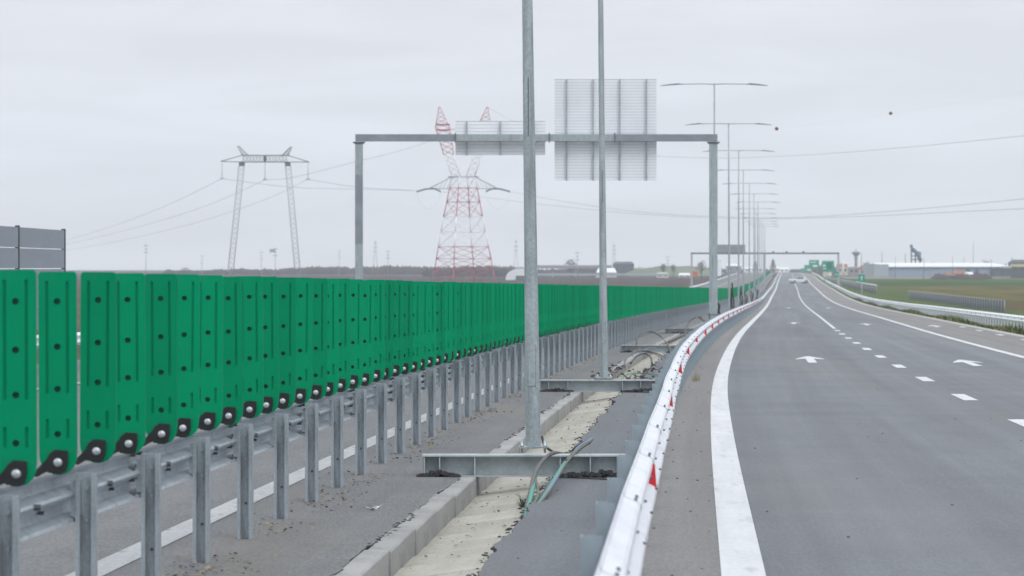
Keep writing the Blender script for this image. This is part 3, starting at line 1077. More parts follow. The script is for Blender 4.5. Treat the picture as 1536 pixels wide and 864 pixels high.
for i, (d, xb, xt, zb) in enumerate(lamp_spots):
    X = (xb - 768) * d / F_PX
    ytop = 0
    base_y = 672 if i == 0 else 567
    lean = (xt - xb) / (base_y - 0.0)
    lamp_post(i, d, X, lean, zb, ['thickest and nearest lamp post, standing on the front steel beam', 'second lamp post, slimmer, standing on the second steel beam'][i], True)
allp = list(pl)
d = 357
while len(allp) < 13:
    d += 33.5
    allp.append((d, None))
for i, (d, x) in enumerate(allp):
    X = (x - 768) * d / F_PX if x else XF(d) + 2.0
    lab = '%s lamp post counted from the camera, tall thin pole with twin arms' % ORD[i + 2]
    if i == 0: lab = 'third lamp post, rising above the right end of the near gantry'
    lamp_post(i + 2, d, X, -.004 if x and i in (1,) else 0, .05, lab, False)


def smooth_path(pts, n=8):
    pts = [Vector(p) for p in pts]
    o_ = []
    for i in range(len(pts) - 1):
        p0 = pts[max(i - 1, 0)]; p1 = pts[i]; p2 = pts[i + 1]; p3 = pts[min(i + 2, len(pts) - 1)]
        for k in range(n):
            t = k / n
            o_.append(.5 * ((2 * p1) + (-p0 + p2) * t + (2 * p0 - 5 * p1 + 4 * p2 - p3) * t * t + (-p0 + 3 * p1 - 3 * p2 + p3) * t**3))
    o_.append(pts[-1])
    return o_


def cables(label, specs, group=None):
    p0 = P(*specs[0][0][0])
    root = thing('cable_bundle', label, 'cables', p0, group)
    for pts, r, m_ in specs:
        mb = MB(); mb.tube(smooth_path([P(*p) for p in pts]), r, 7)
        put('cable', mb.mesh('cable', M[m_]), (0, 0, 0), 0, root)


cables('teal and grey cables arching over the nearest steel beam', [
    ([(784, 780, 26.4), (794, 745, 27.7), (801, 715, 29.2), (812, 694, 30.3), (828, 680, 31), (846, 682, 31.4), (858, 688, 31.5)], .021, 'cable_grey'),
    ([(788, 779, 26.4), (797, 742, 27.8), (801, 722, 29.0), (806, 702, 30.0)], .023, 'cable_green'),
    ([(790, 778, 26.5), (805, 748, 27.5), (807, 735, 28.3), (803, 718, 29.2)], .014, 'cable_beige'),
    ([(792, 776, 26.5), (818, 742, 27.9), (832, 718, 29.2), (848, 694, 30.6), (862, 678, 31.3), (877, 667, 31.6)], .020, 'cable_green'),
    ([(800, 768, 26.8), (826, 731, 28.4), (840, 708, 29.8), (856, 687, 30.95), (868, 671, 31.4), (888, 659, 31.8)], .018, 'cable_blue'),
    ([(794, 775, 26.5), (822, 739, 28.0), (838, 713, 29.5), (850, 694, 30.5), (866, 676, 31.2), (886, 662, 31.6)], .014, 'cable_beige'),
    ([(813, 655, 32.2), (817, 668, 32.1), (830, 678, 32), (845, 683, 31.9), (856, 678, 31.9), (870, 667, 31.9), (888, 659, 31.9)], .014, 'cable_black'),
    ([(850, 692, 30.6), (862, 679, 31.2), (874, 669, 31.5), (884, 663, 31.7)], .022, 'cable_grey'),
    ([(846, 683, 31.6), (866, 676, 31.7), (880, 664, 31.8)], .014, 'cable_beige'),
])
cables('thin yellow and teal cables lying behind the second steel beam', [
    ([(932, 572, 57), (938, 563, 57.5), (950, 560, 58), (970, 561, 58), (985, 564, 57.6), (995, 568, 57.2)], 0.0095, 'cable_green'),
    ([(940, 572, 57), (948, 562, 57.4), (965, 560, 57.8), (984, 562, 57.6), (994, 567, 57.4)], 0.0082, 'cable_beige'),
    ([(926, 566, 57), (932, 561, 57.3), (940, 566, 57.2), (946, 572, 57)], 0.0109, 'cable_black'),
])
cables('dark cables arching over the broken channel between second and third beam', [
    ([(936, 552, 66), (938, 540, 68), (946, 530, 71), (958, 526, 74), (974, 527, 76), (990, 532, 75), (1003, 540, 72), (1009, 549, 68)], 0.0177, 'cable_grey'),
    ([(936, 548, 66), (942, 535, 69), (955, 528, 73), (972, 528, 76), (992, 536, 74), (1004, 550, 68)], 0.0136, 'cable_beige'),
    ([(946, 545, 68), (955, 534, 71), (968, 530, 74), (976, 536, 72), (978, 545, 69)], 0.0231, 'cable_black'),
    ([(960, 530, 75), (975, 522, 80), (990, 526, 78), (1000, 534, 74)], 0.0136, 'cable_blue'),
    ([(1004, 538, 74), (1010, 532, 76), (1017, 527, 78)], 0.0340, 'cable_black'),
])
cables('looping olive and black cables beside the third steel beam', [
    ([(954, 520, 90), (955, 506, 92), (962, 499, 95), (975, 497, 97), (988, 501, 95), (998, 512, 92), (1005, 522, 90), (1007, 532, 86)], 0.0177, 'cable_beige'),
    ([(955, 516, 90), (957, 505, 92), (966, 498, 95), (980, 499, 96), (992, 506, 94), (1001, 515, 92)], 0.0136, 'cable_black'),
    ([(998, 515, 92), (1010, 511, 95), (1022, 505, 98), (1032, 501, 100)], 0.0204, 'cable_grey'),
    ([(1002, 513, 92), (1016, 507, 96), (1030, 501, 100)], 0.0150, 'cable_black'),
])
cables('arched grey cables by the farthest steel beam', [
    ([(1028, 505, 118), (1030, 493, 121), (1036, 482, 125), (1044, 476, 128), (1050, 475, 130), (1056, 481, 130), (1062, 485, 130)], 0.0231, 'cable_grey'),
    ([(1026, 503, 118), (1029, 490, 121), (1036, 480, 125), (1046, 476, 128), (1057, 483, 129)], 0.0163, 'cable_black'),
    ([(1001, 473, 132), (1008, 476, 131), (1012, 482, 129), (1014, 488, 127)], 0.0190, 'cable_grey'),
    ([(1045, 472, 131), (1052, 478, 130), (1058, 484, 129)], 0.0163, 'cable_beige'),
])
for i, (x, y0, y1, d) in enumerate([(1078, 452, 472, 150), (1098, 422, 468, 186), (1111, 430, 460, 222), (1118, 434, 458, 258), (1127, 431, 456, 291), (1135, 428, 450, 324)]):
    root = thing('cable_bundle', 'black cables standing up beside the %s lamp post' % ORD[i + 2], 'cables', P(x, y1, d), 'black cables at the lamp post feet')
    for c in range(3):
        pts = []
        xx = x + c * 1.4 - 1
        for t in np.linspace(0, 1, 7):
            pts.append(P(xx + 1.3 * math.sin(t * 5 + c * 1.7 + i), y0 + c * 3 + (y1 - y0) * t + 2, d + .1 * c))
        mb = MB(); mb.tube(smooth_path(pts, 4), .045, 6)
        put('cable', mb.mesh('cable', M['cable_black']), (0, 0, 0), 0, root)

# broken kerb and tar where the cables come out of the channel
mb = MB()
for _ in range(170):
    d = random.uniform(60, 76); o_ = random.gauss(1.15, .12) if random.random() < .55 else random.gauss(2.1, .2)
    s_ = random.uniform(.02, .075)
    mb.box(RD(d, o_, random.uniform(-.02, .07)), (s_, s_ * 1.4, s_ * .6), 0 if random.random() < .7 else 1, random.random() * 3, (.55, .6))
tag(put('asphalt_rubble', mb.mesh('asphalt_rubble', [M['lip'], M['concrete']])), 'broken kerb concrete and black tar around the arching cables', 'rubble', kind='stuff')

# small litter
mb = MB()
for _ in range(14):
    p = P(random.uniform(549, 571), 0, 23.6); p.z = zg(p.y) + .02 + random.random() * .02; p.y += random.uniform(-.12, .12)
    a = random.random() * 6.3; s_ = random.uniform(.02, .05)
    u = Vector((math.cos(a), math.sin(a), .3)) * s_; v = Vector((-math.sin(a), math.cos(a), random.uniform(-.4, .8))) * s_ * .8
    mb.poly([p, p + u, p + u + v, p + v])
p_l = P(558, 0, 8743 / (767 - 433.))
dl = 8743 / (767 - 433.)
mb = MB()
for _ in range(16):
    p = Vector(((558 - 768) * dl / F_PX + random.uniform(-.05, .05), dl + random.uniform(-.1, .1), zg(dl) + .016 + random.random() * .02))
    a = random.random() * 6.3; s_ = random.uniform(.02, .055)
    u = Vector((math.cos(a), math.sin(a), .25)) * s_; v = Vector((-math.sin(a), math.cos(a), random.uniform(-.2, .6))) * s_ * .7
    mb.poly([p, p + u, p + u + v, p + v])
tag(put('paper_scrap', mb.mesh('paper_scrap', M['white_plastic'], False)), 'crumpled white scrap on the asphalt left of the kerb', 'litter')


def pebble(name, pos, size, m_, label, cat):
    bm = bmesh.new()
    bmesh.ops.create_icosphere(bm, subdivisions=2, radius=1)
    for v in bm.verts:
        k = 1 + random.uniform(-.12, .12)
        v.co = Vector((v.co.x * size[0] * k, v.co.y * size[1] * k, max(v.co.z, -.3) * size[2] * k))
    me = bpy.data.meshes.new(name); bm.to_mesh(me); bm.free()
    me.materials.append(m_)
    return tag(put(name, me, pos), label, cat)


pebble('plastic_bag', RD(36.6, 1.55, -.135), (.065, .09, .05), M['white_plastic'], 'white lump of plastic lying in the channel behind the front beam', 'litter')
pebble('paper_scrap', RD(58.5, 1.02 - .35, .02), (.08, .06, .015), M['white_plastic'], 'white scrap on the asphalt left of the second lamp post', 'litter')
pebble('rag', RD(68, 2.75, .03), (.14, .12, .06), M['white_plastic'], 'white rag against the median guardrail by the arching cables', 'litter')
# tuft of weed by the cable ends
mb = MB()
for _ in range(90):
    p = RD(28.3 + random.uniform(-.06, .06), 1.86 + random.uniform(-.06, .06), -.12)
    mb.poly([p, p + Vector((.008, 0, 0)), p + Vector((random.uniform(-.07, .07), random.uniform(-.05, .05), random.uniform(.05, .16)))])
tag(put('weed_tuft', mb.mesh('weed_tuft', M['evergreen'], False)), 'small green weed in the channel at the cable ends', 'weed')
mb = MB()
for _ in range(45):
    p = RD(63.5 + random.uniform(-1.2, 1.2), 3.24 + random.uniform(-.05, .07), 0)
    mb.poly([p, p + Vector((.012, 0, 0)), p + Vector((random.uniform(-.07, .07), random.uniform(-.05, .05), random.uniform(.05, .2)))])
tag(put('weed_tuft', mb.mesh('weed_tuft', M['grass_dry'], False)), 'dry yellow weed at the foot of the median guardrail', 'weed')

# ------------------------------------------------------------------ gantries
GD = 145.0


def gx(x, d=GD): return (x - 768) * d / F_PX


def gz(y, d=GD): return EYE - (y - 400) * d / F_PX


gan = thing('sign_gantry', 'near steel sign gantry spanning the left carriageway, seen from behind', 'gantry', (gx(1070), GD, zg(GD)))
ytop, ybot = 201.5, 212
zt, zb_ = gz(ytop), gz(ybot)
zm = (zt + zb_) / 2; th = zt - zb_
# beam in three bolted lengths of different age
for (xa, xb, mk) in ((533, 683, 'gantry_dark'), (683, 922, 'galv_pole'), (922, 1076, 'gantry_dark')):
    mb = MB(); mb.box(((gx(xa) + gx(xb)) / 2, GD, zm), (gx(xb) - gx(xa) - .01, .34, th)); put('cross_beam', mb.mesh('cross_beam', M[mk]), (0, 0, 0), 0, gan)
for x in (683, 824, 922):
    mb = MB(); mb.box((gx(x), GD, zm), (.05, .44, th + .12)); put('joint_flange', mb.mesh('joint_flange', M['dark_steel']), (0, 0, 0), 0, gan)
for x, zb0, wdt in ((538.5, zg(GD) + .1, .36), (1070, gz(472), .38)):
    secs = [(zb0, gz(366), 'galv_pole', 0), (gz(366), gz(262), 'gantry_dark', .004), (gz(262), zb_ - .03, 'galv_pole', 0)] if x < 600 else [(zb0, zb_ - .03, 'galv_pole', 0)]
    for z_a, z_b, mk, ex in secs:
        mb = MB(); mb.box((gx(x), GD, (z_a + z_b) / 2), (wdt + ex, .38 + ex, z_b - z_a - .002)); put('column', mb.mesh('column', M[mk]), (0, 0, 0), 0, gan)
    mb = MB(); mb.box((gx(x), GD, zb_ - .05), (wdt + .22, .5, .04)); mb.box((gx(x), GD, zb_ - .10), (wdt + .12, .44, .03)); put('column_cap', mb.mesh('column_cap', M['dark_steel']), (0, 0, 0), 0, gan)
    mb = MB(); mb.box((gx(x), GD, zb0 + .0), (wdt + .16, .5, .05)); put('base_plate', mb.mesh('base_plate', M['dark_steel']), (0, 0, 0), 0, gan)
    for sx in (-.2, .2):
        mb = MB(); mb.tube([(gx(x) + sx, GD - .2, zb0 - .3), (gx(x) + sx, GD - .2, zb0 + .08)], .025, 6); put('anchor_bolt', mb.mesh('anchor_bolt', M['bolt_dark']), (0, 0, 0), 0, gan)
    mb = MB(); mb.box((gx(x), GD, (zb0 - .25 + zg(GD)) / 2 - .1), (wdt + .3, .7, zb0 - .25 - zg(GD) + .2 if zb0 - zg(GD) > .3 else .2)); put('footing', mb.mesh('footing', M['concrete']), (0, 0, 0), 0, gan)


def sign_back(x0, x1, y0, y1, posts, d, parent, rows, label):
    X0, X1, Z1, Z0 = gx(x0, d), gx(x1, d), gz(y0, d), gz(y1, d)
    mb = MB(); mb.box(((X0 + X1) / 2, d + .42, (Z0 + Z1) / 2), (X1 - X0, .012, Z1 - Z0))
    pn = put('sign_panel', mb.mesh('sign_panel', M['sign_back']), (0, 0, 0), 0, parent)
    pn['label'] = label
    WP[pn.name] = Vector((0, 0, 0))
    mb = MB(); mb.box((0, 0, 0), (X1 - X0, .018, .014)); rme = mb.mesh('rib', M['sign_rib'])
    n = rows
    for k in range(n + 1):
        z = Z0 + .01 + (Z1 - Z0 - .02) * k / n
        put('rib', rme, ((X0 + X1) / 2, d + .406, z), 0, pn)
    mb = MB(); mb.box((0, 0, 0), (.065, .08, Z1 - Z0 + .04)); bme = mb.mesh('bracket', M['galv_post'])
    for x in posts:
        put('bracket', bme, (gx(x, d), d + .30, (Z0 + Z1) / 2 - .02), 0, pn)
    return pn


sign_back(683, 818, 181, 232, (700, 750.5, 801), GD, gan, 10, 'smaller aluminium sign seen from behind, left of the thick lamp post')
sign_back(832, 985.5, 118, 270, (850, 890, 930, 970), GD, gan, 34, 'large square aluminium sign seen from behind')

g2 = thing('sign_gantry', 'far sign gantry spanning both carriageways near the horizon', 'gantry', (gx(1147, 702), 702, zg(702)))
d = 702
for xa, xb in ((1036, 1147), (1147, 1259)):
    mb = MB(); mb.box(((gx(xa, d) + gx(xb, d)) / 2, d, gz(380, d)), (gx(xb, d) - gx(xa, d) - .01, .4, .36)); put('cross_beam', mb.mesh('cross_beam', M['dark_steel']), (0, 0, 0), 0, g2)
for x in (1037.5, 1147, 1257.5):
    zt2 = gz(381.2, d); mb = MB(); mb.box((gx(x, d), d, (zt2 + zg(d)) / 2), (.42, .42, zt2 - zg(d))); put('column', mb.mesh('column', M['beam']), (0, 0, 0), 0, g2)
    mb = MB(); mb.box((gx(x, d), d, zg(d) + .1), (1.1, 1.1, .3)); put('footing', mb.mesh('footing', M['concrete']), (0, 0, 0), 0, g2)
mb = MB(); mb.box(((gx(1075, d) + gx(1118, d)) / 2, d + .3, gz(374.2, d)), (gx(1118, d) - gx(1075, d), .1, 14.5 * d / F_PX)); p_ = put('sign_panel', mb.mesh('sign_panel', M['grey_board']), (0, 0, 0), 0, g2)
mb = MB(); mb.box(((gx(1042, d) + gx(1066, d)) / 2, d + .3, gz(376, d)), (gx(1066, d) - gx(1042, d), .06, 8 * d / F_PX)); put('sign_panel', mb.mesh('sign_panel', M['sign_back']), (0, 0, 0), 0, g2)
for x in (1160, 1180, 1205):
    mb = MB(); mb.box((gx(x, d), d, gz(377.8, d)), (.5, .3, .3)); put('lamp_box', mb.mesh('lamp_box', M['dark_steel']), (0, 0, 0), 0, g2)

# ------------------------------------------------------------------ roadside board at the left
ls = thing('noise_barrier', 'grey panelled noise barrier on dark posts at the left edge of the picture', 'noise barrier', Vector((-11.9, 80, zg(80))))
def LB(d, z): return Vector((-12.2 + .32 * (d - 60) / 20, d, z))
zt_ = EYE + .97
row = .51
ang = math.atan2(20, .32)
bpost = [45.9, 52.7, 59.6, 66.4, 73.2, 80.0]
for a, b_ in zip(bpost[:-1], bpost[1:]):
    for r_ in range(5):
        c = LB((a + b_) / 2, zt_ - row * (r_ + .5))
        mb = MB(); mb.box((0, 0, 0), (b_ - a - .16, .07, row - .022), 0)
        put('barrier_panel', mb.mesh('barrier_panel', M['grey_board']), c, ang, ls)
for d in bpost:
    c = LB(d, 0); z0 = zg(d) - .4
    mb = MB(); mb.box((0, 0, 0), (.12, .10, zt_ + .03 - z0)); put('post', mb.mesh('post', M['board_post']), (c.x, c.y, (zt_ + .03 + z0) / 2), ang, ls)


# ------------------------------------------------------------------ green signs on the right
def green_sign(x, y0, y1, wpx, d, label, marks, dark=False, posts=2, m_='sign_green'):
    X = gx(x, d); Z1, Z0 = gz(y0, d), gz(y1, d); W = wpx * d / F_PX
    zg_ = max(zg(d) - .5, EYE - FLAT)
    root = thing('road_sign', label, 'road sign', (X, d, zg_), 'green road signs beyond the outer guardrail')
    mb = MB(); mb.box((X, d, (Z0 + Z1) / 2), (W, .06, Z1 - Z0)); pn = put('sign_face', mb.mesh('sign_face', M[m_]), (0, 0, 0), 0, root)
    mb = MB()
    for (u0, u1, v0, v1, mi) in marks:
        mb.box((X + W * ((u0 + u1) / 2 - .5), d - .034 - .003 * mi, Z0 + (Z1 - Z0) * (v0 + v1) / 2), (W * (u1 - u0), .008, (Z1 - Z0) * (v1 - v0)), mi)
    if marks:
        put('sign_print', mb.mesh('sign_print', [M['sign_print'], M['sign_green_dark']]), (0, 0, 0), 0, root)
    xs = [X] if posts == 1 else [X - W * .3, X + W * .3]
    for px in xs:
        mb = MB(); mb.tube([(px, d + .08, zg_), (px, d + .08, Z1 - .05)], .07, 8); put('post', mb.mesh('post', M['galv_pole']), (0, 0, 0), 0, root)


green_sign(1242, 391, 406.5, 18, 800, 'large green road sign, rightmost of the big pair', [(.06, .30, .45, .60, 0), (.06, .34, .2, .28, 0), (.42, .80, .2, .85, 1), (.5, .66, .35, .42, 0), (.08, .92, .92, .95, 0)])
green_sign(1221, 390, 403, 15, 1080, 'large green road sign left of the biggest one', [(.38, .85, .22, .42, 0), (.1, .7, .7, .78, 0)])
green_sign(1212, 397.5, 407, 11, 1250, 'pale green road sign, farthest and leftmost of the group', [(.4, .95, .1, .35, 0)])
green_sign(1204, 402.5, 409.5, 5, 1400, 'tiny green road sign just above the silver car', [], posts=1)
green_sign(1255, 407.5, 415.5, 6, 700, 'small green sign on a post under the far gantry leg', [(.2, .8, .4, .55, 0)], posts=1)
green_sign(1292.5, 412, 423, 9.5, 420, 'small green plate on a single post beside the wire fence', [(.42, .56, .25, .8, 0), (.3, .7, .62, .74, 0)], posts=1)
green_sign(1241, 408, 414.5, 13, 760, 'white and red notice below the largest green sign', [(.7, .95, .2, .8, 0)], m_='wall_cream')

# ------------------------------------------------------------------ the car
def car():
    d = 765.0
    c = Vector((gx(1198.5, d), d, zg(d) + .012))
    root = thing('car', 'silver-white car turned sideways on the far carriageway', 'car', c)
    ang_ = R(196)
    rot = Matrix.Rotation(ang_, 4, 'Z')

    KS = 1.16
    rot = rot @ Matrix.Scale(KS, 4)

    def T(pts): return [c + (rot @ Vector(p)) for p in pts]
    side = [(-2.25, .35), (-2.28, .62), (-2.15, .80), (-1.95, .92), (-1.35, .98), (-.75, 1.36), (.35, 1.42), (.95, 1.32), (1.65, .98), (2.10, .90), (2.25, .70), (2.25, .35), (1.8, .25), (-1.8, .25)]
    side = [(-x, z) for x, z in side]
    mb = MB()
    lay = [(-.86, .94, .0), (-.78, 1.0, .0), (.78, 1.0, 0), (.86, .94, 0)]
    rings = []
    for y, k, _ in lay:
        rings.append(T([(x * k, y * (1 if z < .95 else .84), z if z < .95 else .95 + (z - .95) * (1 if abs(y) < .8 else .9)) for x, z in side]))
    n = len(side)
    for a, b_ in zip(rings[:-1], rings[1:]):
        for i in range(n):
            j = (i + 1) % n
            mb.poly([a[i], a[j], b_[j], b_[i]], 0, True)
    mb.poly(rings[0][::-1]); mb.poly(rings[-1])
    put('body', mb.mesh('body', M['car_paint']), (0, 0, 0), 0, root)
    for s_ in (-1, 1):
        for pts in ([(-.80, 1.0), (-.20, 1.0), (-.20, 1.34), (-.52, 1.32)], [(-.12, 1.0), (.75, 1.0), (.72, 1.28), (.40, 1.35), (-.12, 1.35)], [(.83, 1.0), (1.25, 1.0), (.82, 1.25)]):
            mb = MB(); q = T([(-x, s_ * (.875 - (z - .95) * .33), z) for x, z in [(-a, b2) for a, b2 in pts]])
            mb.poly(q if s_ < 0 else q[::-1]); put('side_window', mb.mesh('side_window', M['glass_dark'], False), (0, 0, 0), 0, root)
        for wx in (-1.38, 1.38):
            a = c + rot @ Vector((wx, s_ * .66, .33)); b_ = c + rot @ Vector((wx, s_ * .90, .33))
            mb = MB(); mb.tube([a, b_], .36 * KS, 18); wh = put('wheel', mb.mesh('wheel', M['tyre']), (0, 0, 0), 0, root); WP[wh.name] = Vector((0, 0, 0))
            a = c + rot @ Vector((wx, s_ * .89, .33)); b_ = c + rot @ Vector((wx, s_ * .915, .33))
            mb = MB(); mb.tube([a, b_], .19 * KS, 12); put('rim', mb.mesh('rim', M['rim']), (0, 0, 0), 0, wh)
        mb = MB(); mb.box(c + rot @ Vector((-2.2, s_ * .6, .68)), (.16, .34, .14), 0, ang_); put('tail_lamp', mb.mesh('tail_lamp', M['tail_red']), (0, 0, 0), 0, root)
        mb = MB(); mb.box(c + rot @ Vector((2.16, s_ * .6, .66)), (.2, .36, .13), 0, ang_); put('headlight', mb.mesh('headlight', M['lamp_glass']), (0, 0, 0), 0, root)
        mb = MB(); mb.box(c + rot @ Vector((.72, s_ * .95, 1.0)), (.12, .18, .12), 0, ang_); put('mirror', mb.mesh('mirror', M['car_paint']), (0, 0, 0), 0, root)
    for pts in ([(1.30, 1.02), (.78, 1.36)], [(-1.55, 1.02), (-1.0, 1.30)]):
        (xa, za), (xb, zb2) = pts
        mb = MB(); mb.poly(T([(xa, -.68, za + .02), (xa, .68, za + .02), (xb, .60, zb2 + .02), (xb, -.60, zb2 + .02)])); put('windscreen', mb.mesh('windscreen', M['glass_dark'], False), (0, 0, 0), 0, root)


car()


# ------------------------------------------------------------------ wire fences on the right
def wire_fence(p0, p1, step, h_, label, toprail=False):
    p0, p1 = Vector(p0), Vector(p1)
    root = thing('wire_fence', label, 'fence', p0)
    ln = (p1 - p0).length; n = int(ln / step); u = (p1 - p0) / n; ang_ = math.atan2(u.y, u.x); st = u.length
    mb = MB(); mb.tube([(0, 0, -.2), (0, 0, h_ + .12)], .05, 6); pme = mb.mesh('fence_post', M['galv_pole'])
    mb = MB()
    for k in range(int(st / .11)):
        mb.box((.06 + k * .11, 0, h_ / 2), (.011, .012, h_))
    for k in range(6):
        mb.box((st / 2, .012, .06 + (h_ - .1) * k / 5), (st, .012, .020))
    me = mb.mesh('mesh_panel', M['mesh_wire'], False)
    for i in range(n):
        p = p0 + u * i
        put('fence_post', pme, p, 0, root); put('mesh_panel', me, p, ang_, root)
    put('fence_post', pme, p1, 0, root)
    if toprail:
        mb = MB(); mb.tube([p0 + Vector((0, -.05, h_ + .05)), p0 + (p1 - p0) * .25 + Vector((0, -.05, h_ + .05))], .10, 6); put('top_rail', mb.mesh('top_rail', M['sign_back']), (0, 0, 0), 0, root)


ZF = EYE - FLAT
wire_fence((51.2, 314, ZF + .1), (59.2, 450, ZF), 3.0, 1.25, 'grey wire mesh fence in the field, ending behind the outer guardrail')
wire_fence((64.2, 532, ZF + .1), (103.5, 1000, ZF), 4.0, 1.5, 'grey wire mesh fence farther along the verge behind the small green plate', True)


# ------------------------------------------------------------------ far buildings
def bx(root, name, x0, x1, y0, y1, d, depth, m_, top=(1, 1)):
    X0, X1, Z1, Z0 = gx(x0, d), gx(x1, d), gz(y0, d), gz(y1, d)
    mb = MB(); mb.box(((X0 + X1) / 2, d + depth / 2, (Z0 + Z1) / 2), (X1 - X0, depth, Z1 - Z0), 0, 0, top)
    return put(name, mb.mesh(name, M[m_]), (0, 0, 0), 0, root)


d = 1300.0
wh = thing('warehouse', 'long blue-grey warehouse with white roof across the field at the right', 'warehouse', (gx(1413, d), d, ZF))
bx(wh, 'wall', 1333, 1502, 399.4, 417.5, d, 40, 'wall_blue')
bx(wh, 'gable_wall', 1311, 1332.9, 396.5, 417.5, d - 2, 40, 'wall_pale')
bx(wh, 'end_wall', 1502.1, 1516, 399.4, 417.5, d - 1, 40, 'wall_pale')
X0, X1, Z0, Z1 = gx(1322, d), gx(1517, d), gz(399.6, d), gz(394.2, d)
mb = MB()
mb.extrude([(X0, d - .8, Z0), (X0 - 1.5, d + 20, Z1), (X0, d + 41, Z0)], (X1 - X0 - 4, 0, 0))
put('roof', mb.mesh('roof', M['roof_white']), (0, 0, 0), 0, wh)
mb = MB(); mb.poly([(X0, d - .9, Z0), (X1, d - .9, Z0), (X1 - 6, d + 14, Z1), (X0 - 1, d + 14, Z1)]); mb.poly([(X0, d - .9, Z0 - .35), (X1, d - .9, Z0 - .35), (X1, d - .9, Z0), (X0, d - .9, Z0)])
put('eaves', mb.mesh('eaves', M['roof_white'], False), (0, 0, 0), 0, wh)
mb = MB(); mb.box((0, 0, 0), (.14, .3, gz(399.6, d) - ZF)); pil = mb.mesh('pilaster', M['wall_pale'])
for k in range(17):
    put('pilaster', pil, (gx(1333 + 10.5 * k, d), d - .1, (gz(399.6, d) + ZF) / 2), 0, wh)
mb = MB(); mb.box((0, 0, 0), (4.2, .2, 4.2)); dme = mb.mesh('door', M['wall_dark'])
for x in (1492, 1509):
    put('door', dme, (gx(x, d), d - 1.3, ZF + 2.1), 0, wh)
bx(wh, 'plinth', 1311, 1516, 414.4, 417.4, d - 4, 1.5, 'grey_concrete')
tag(bx(None, 'concrete_apron', 1242, 1420, 415.2, 418.0, 1245, 3, 'gutter'), 'pale low concrete wall along the near side of the industrial area', 'wall')


def house(x0, x1, y0, y1, d, wall, roof, label, name='house', cat='house', roofy=None, win=True):
    root = thing(name, label, cat, (gx((x0 + x1) / 2, d), d, ZF))
    ry = roofy if roofy is not None else y0 + (y1 - y0) * .4
    dep = (x1 - x0) * d / F_PX * .7
    bx(root, 'wall', x0, x1, ry, y1, d, dep, wall)
    X0, X1, Z0, Z1 = gx(x0 - .3, d), gx(x1 + .3, d), gz(ry, d), gz(y0, d)
    mb = MB()
    a = [(X0, d - .3, Z0 + .01), (X0 + (X1 - X0) * .1, d + dep / 2, Z1), (X0, d + dep + .3, Z0 + .01)]; b_ = [(X1, d - .3, Z0 + .01), (X1 - (X1 - X0) * .1, d + dep / 2, Z1), (X1, d + dep + .3, Z0 + .01)]
    mb.poly([a[0], b_[0], b_[1], a[1]]); mb.poly([a[1], b_[1], b_[2], a[2]]); mb.poly([a[0], a[1], a[2]]); mb.poly([b_[0], b_[1], b_[2]]); mb.poly([a[0], b_[0], b_[2], a[2]])
    put('roof', mb.mesh('roof', M[roof]), (0, 0, 0), 0, root)
    if win:
        Wd = (x1 - x0) * d / F_PX; hh = (y1 - ry) * d / F_PX
        n = max(2, int(Wd / 3))
        mb = MB(); mb.box((0, 0, 0), (1.1, .1, min(1.2, hh * .4))); wme = mb.mesh('window', M['glass_dark'])
        for k in range(n):
            put('window', wme, (gx(x0, d) + Wd * (k + .5) / n, d - .03, gz(y1, d) + hh * .6), 0, root)
    return root


house(1431, 1447, 405.5, 417, 1180, 'wall_cream', 'roof_red', 'small house with reddish roof in front of the warehouse', roofy=411)
house(1448, 1460, 408, 417.5, 1170, 'wall_cream', 'roof_white', 'pale small house beside the red-roofed one', roofy=411.5)
house(1418, 1427, 409, 417.5, 1190, 'wall_cream', 'roof_red', 'tiny pale house left of the red-roofed one', roofy=412.5)
house(1517, 1560, 389.5, 417, 1320, 'wall_dark', 'wall_dark', 'dark building with a yellow band at the right edge', 'building', 'building', roofy=394)
tag(bx(None, 'yellow_canopy', 1519, 1556, 396, 400.3, 1300, 6, 'yellow'), 'yellow canopy in front of the dark building at the right edge', 'canopy')
house(1256, 1272, 396, 413, 1500, 'wall_cream', 'roof_red', 'cluster house right behind the far gantry leg', roofy=400)
house(1274, 1288, 400, 413.5, 1480, 'grey_concrete', 'grey_concrete', 'low grey workshop under the water tower', 'workshop', 'building', roofy=402)
house(1290, 1309, 398, 414, 1460, 'wall_cream', 'roof_red', 'brownish house left of the pale warehouse gable', roofy=404)
house(920, 951, 392.5, 413, 1700, 'wall_dark', 'wall_dark', 'dark slab-like building above the green screens', 'building', 'building', roofy=396)
house(951, 985, 402, 413, 1650, 'wall_dark', 'grey_concrete', 'lower dark building right of the slab-like one', 'building', 'building', roofy=403.5)
house(985, 1003, 409, 417, 1350, 'wall_cream', 'roof_white', 'pale low hut before the green hill', roofy=410)
house(895, 925, 402, 416.5, 1300, 'wall_cream', 'roof_white', 'pale shed with white pitched roof behind the second lamp post', 'shed', 'shed', roofy=409)
house(1018, 1036, 409.5, 416, 1400, 'wall_cream', 'roof_white', 'white low tent-like hut near the far gantry', 'hut', 'hut', roofy=413)
house(1066, 1082, 388, 416, 1500, 'sign_back', 'sign_back', 'tall pale striped silo block behind the near gantry column', 'silo_block', 'building', roofy=389, win=False)
house(1155, 1170, 400.5, 408, 2100, 'wall_cream', 'roof_white', 'white low shed at the end of the road on the left', 'shed', 'shed', roofy=403)
house(1170, 1183, 401, 408.5, 2000, 'roof_white', 'roof_white', 'white low shed at the end of the road on the right', 'shed', 'shed', roofy=404)
house(1186, 1206, 403.5, 408.5, 1900, 'wall_dark', 'wall_dark', 'low dark building closing the road at the horizon', 'building', 'building', roofy=405)
house(1090, 1112, 396, 409, 1600, 'grey_concrete', 'roof_white', 'grey factory hall seen between the thin lamp posts', 'factory_hall', 'building', roofy=399)
